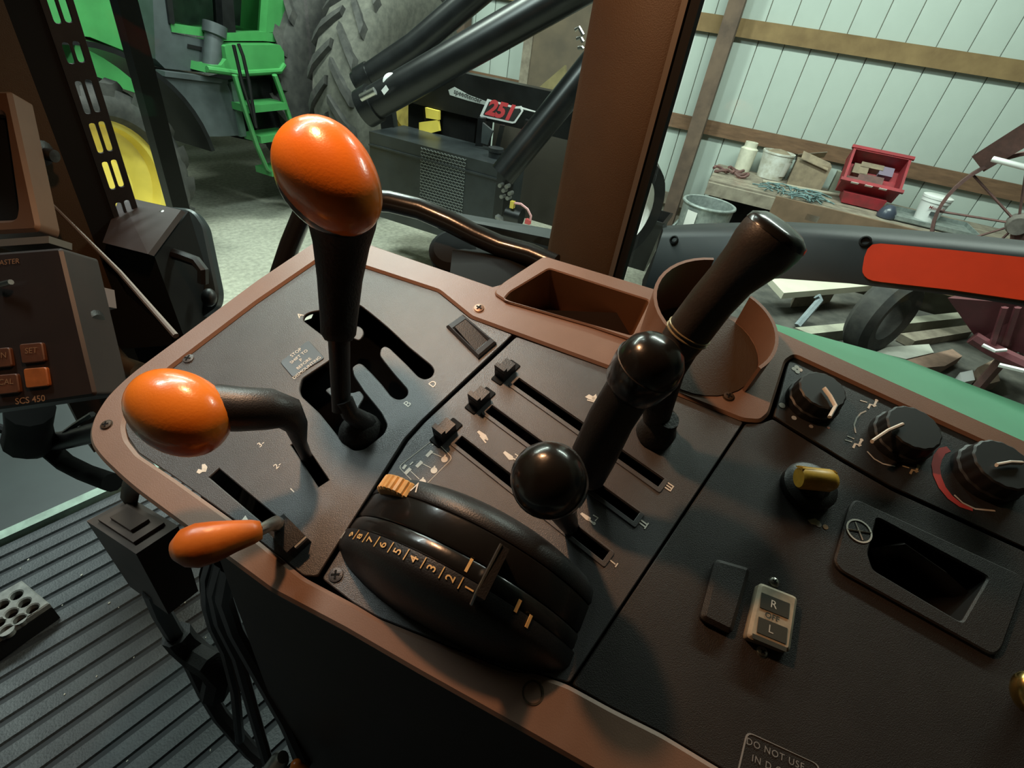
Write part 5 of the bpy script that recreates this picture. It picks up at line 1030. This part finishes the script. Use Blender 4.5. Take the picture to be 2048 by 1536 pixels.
cable([(306, 1180, 0.535), (322, 1222, 0.58), (345, 1262, 0.62), (372, 1300, 0.66), (410, 1380, 0.68), (440, 1430, 0.70), (500, 1500, 0.72), (530, 1525, 0.72)], 0.010, 'thick black cable dropping from the switch box to the mat')
cable([(352, 1268, 0.628), (366, 1286, 0.640), (395, 1312, 0.645), (425, 1330, 0.62), (438, 1350, 0.63), (430, 1385, 0.65)], 0.017, 'fat black connector plug on the hanging cable', RUBBER, 'cable_plug')
cable([(425, 1105, 0.43), (412, 1150, 0.48), (414, 1210, 0.54), (425, 1250, 0.57), (450, 1300, 0.6), (470, 1380, 0.63), (480, 1480, 0.68)], 0.006, 'glossy black hose looping out under the console', GLOSSB)
cable([(445, 1120, 0.43), (428, 1180, 0.49), (440, 1240, 0.55), (475, 1310, 0.58), (500, 1400, 0.62), (520, 1470, 0.66), (540, 1540, 0.69)], 0.007, 'dark grey hose running along the console foot', mat('hose_dark', (0.035, 0.035, 0.038), 0.35))
cable([(460, 1130, 0.43), (448, 1195, 0.48), (470, 1260, 0.53), (520, 1350, 0.56), (570, 1440, 0.60), (610, 1530, 0.64)], 0.008, 'dark hose pressed against the console side', mat('hose_dark', (0.035, 0.035, 0.038), 0.35))
solo('chrome_latch', 'chromed tube end at the bottom edge below the console', 'tube', MB().tube([PT(530, 1560, 0.60), PT(560, 1520, 0.59), PT(566, 1514, 0.588)], [0.011, 0.011, 0.007], 14), CHROME)
solo('orange_lever_tip', 'orange lever tip cut off by the bottom edge', 'lever', MB().tube([PT(600, 1580, 0.55), PT(594, 1545, 0.55), PT(592, 1530, 0.55)], [0.014, 0.013, 0.006], 14, dome=True), ORANGE2)
# pedal with holes
pc = PZ(38, 1212, FZ + 0.05)
t = thing('floor_pedal', 'grey cast pedal with round holes on the floor mat', 'pedal', V((pc.x, pc.y, FZ + 0.001)))
pk = [PZ(x, y, FZ + 0.05) for x, y in ((-60, 1218), (42, 1160), (98, 1206), (-60, 1312))]
PX_ = V((1, 0, 0)); PY_ = V((0, 1, 0)); Fp = (V((0, 0, 0)), PX_, PY_, V((0, 0, 1)))
hs = []
for x, y in ((32, 1190), (48, 1205), (64, 1217), (4, 1209), (22, 1226), (38, 1238), (-22, 1232), (-4, 1246), (12, 1260), (-40, 1250)):
    h = PZ(x, y, FZ + 0.05); hs.append([(h.x + 0.0085 * math.cos(2 * PI * i / 14), h.y + 0.0085 * math.sin(2 * PI * i / 14)) for i in range(14)])
part(t, 'tread_plate', MB().plate([(p.x, p.y) for p in pk], hs, FZ + 0.05, 0.012, 0.002, Fp), mat('pedal_grey', (0.15, 0.15, 0.135), 0.6, var=0.3, scale=60))
part(t, 'underside', MB().prism([V((p.x, p.y, FZ + 0.002)) for p in pk], V((0, 0, 0.034))), BLACKM)
# dark stalk assembly in the footwell
t = thing('footwell_stalk', 'black forked steering column bracket in the dim footwell', 'bracket', PT(110, 900, 0.9))
part(t, 'column', MB().tube([PT(60, 815, 0.66), PT(58, 850, 0.72), PT(55, 880, 0.76), PT(75, 893, 0.8)], [0.026, 0.026, 0.030, 0.02], 12), BLACKM)
part(t, 'fork_arm', MB().tube([PT(85, 885, 0.80), PT(120, 882, 0.80), PT(150, 875, 0.78), PT(215, 858, 0.70)], 0.015, 10), BLACK)
part(t, 'fork_arm', MB().tube([PT(95, 895, 0.80), PT(130, 925, 0.82), PT(170, 945, 0.80), PT(225, 965, 0.74)], 0.014, 10), BLACKM)
part(t, 'brace', MB().tube([PT(85, 850, 0.74), PT(95, 885, 0.8)], 0.012, 8), BLACKM)
part(t, 'thin_lever', MB().tube([PT(120, 872, 0.79), PT(150, 850, 0.76), PT(185, 828, 0.72)], 0.004, 6), BLACK)
part(t, 'cross_rod', MB().tube([PT(-30, 845, 0.8), PT(30, 868, 0.8), PT(80, 890, 0.8)], 0.007, 8), BLACKM)
# loose crumbs of dirt on the mat
mb = MB()
for i in range(40):
    x, y = random.uniform(-0.15, 0.12), random.uniform(0.30, 1.0); s_ = random.uniform(0.0008, 0.0018)
    mb.box(V((x, y, FZ + 0.0005 + s_ / 2)), (V((1, random.random(), 0)), V((-random.random(), 1, 0.1)), V((0, 0, 1))), (s_ * 2, s_, s_))
solo('mat_crumbs', 'pale crumbs of dirt scattered on the floor mat', 'dirt', mb, mat('crumb', (0.40, 0.38, 0.32), 0.9), kind='stuff')
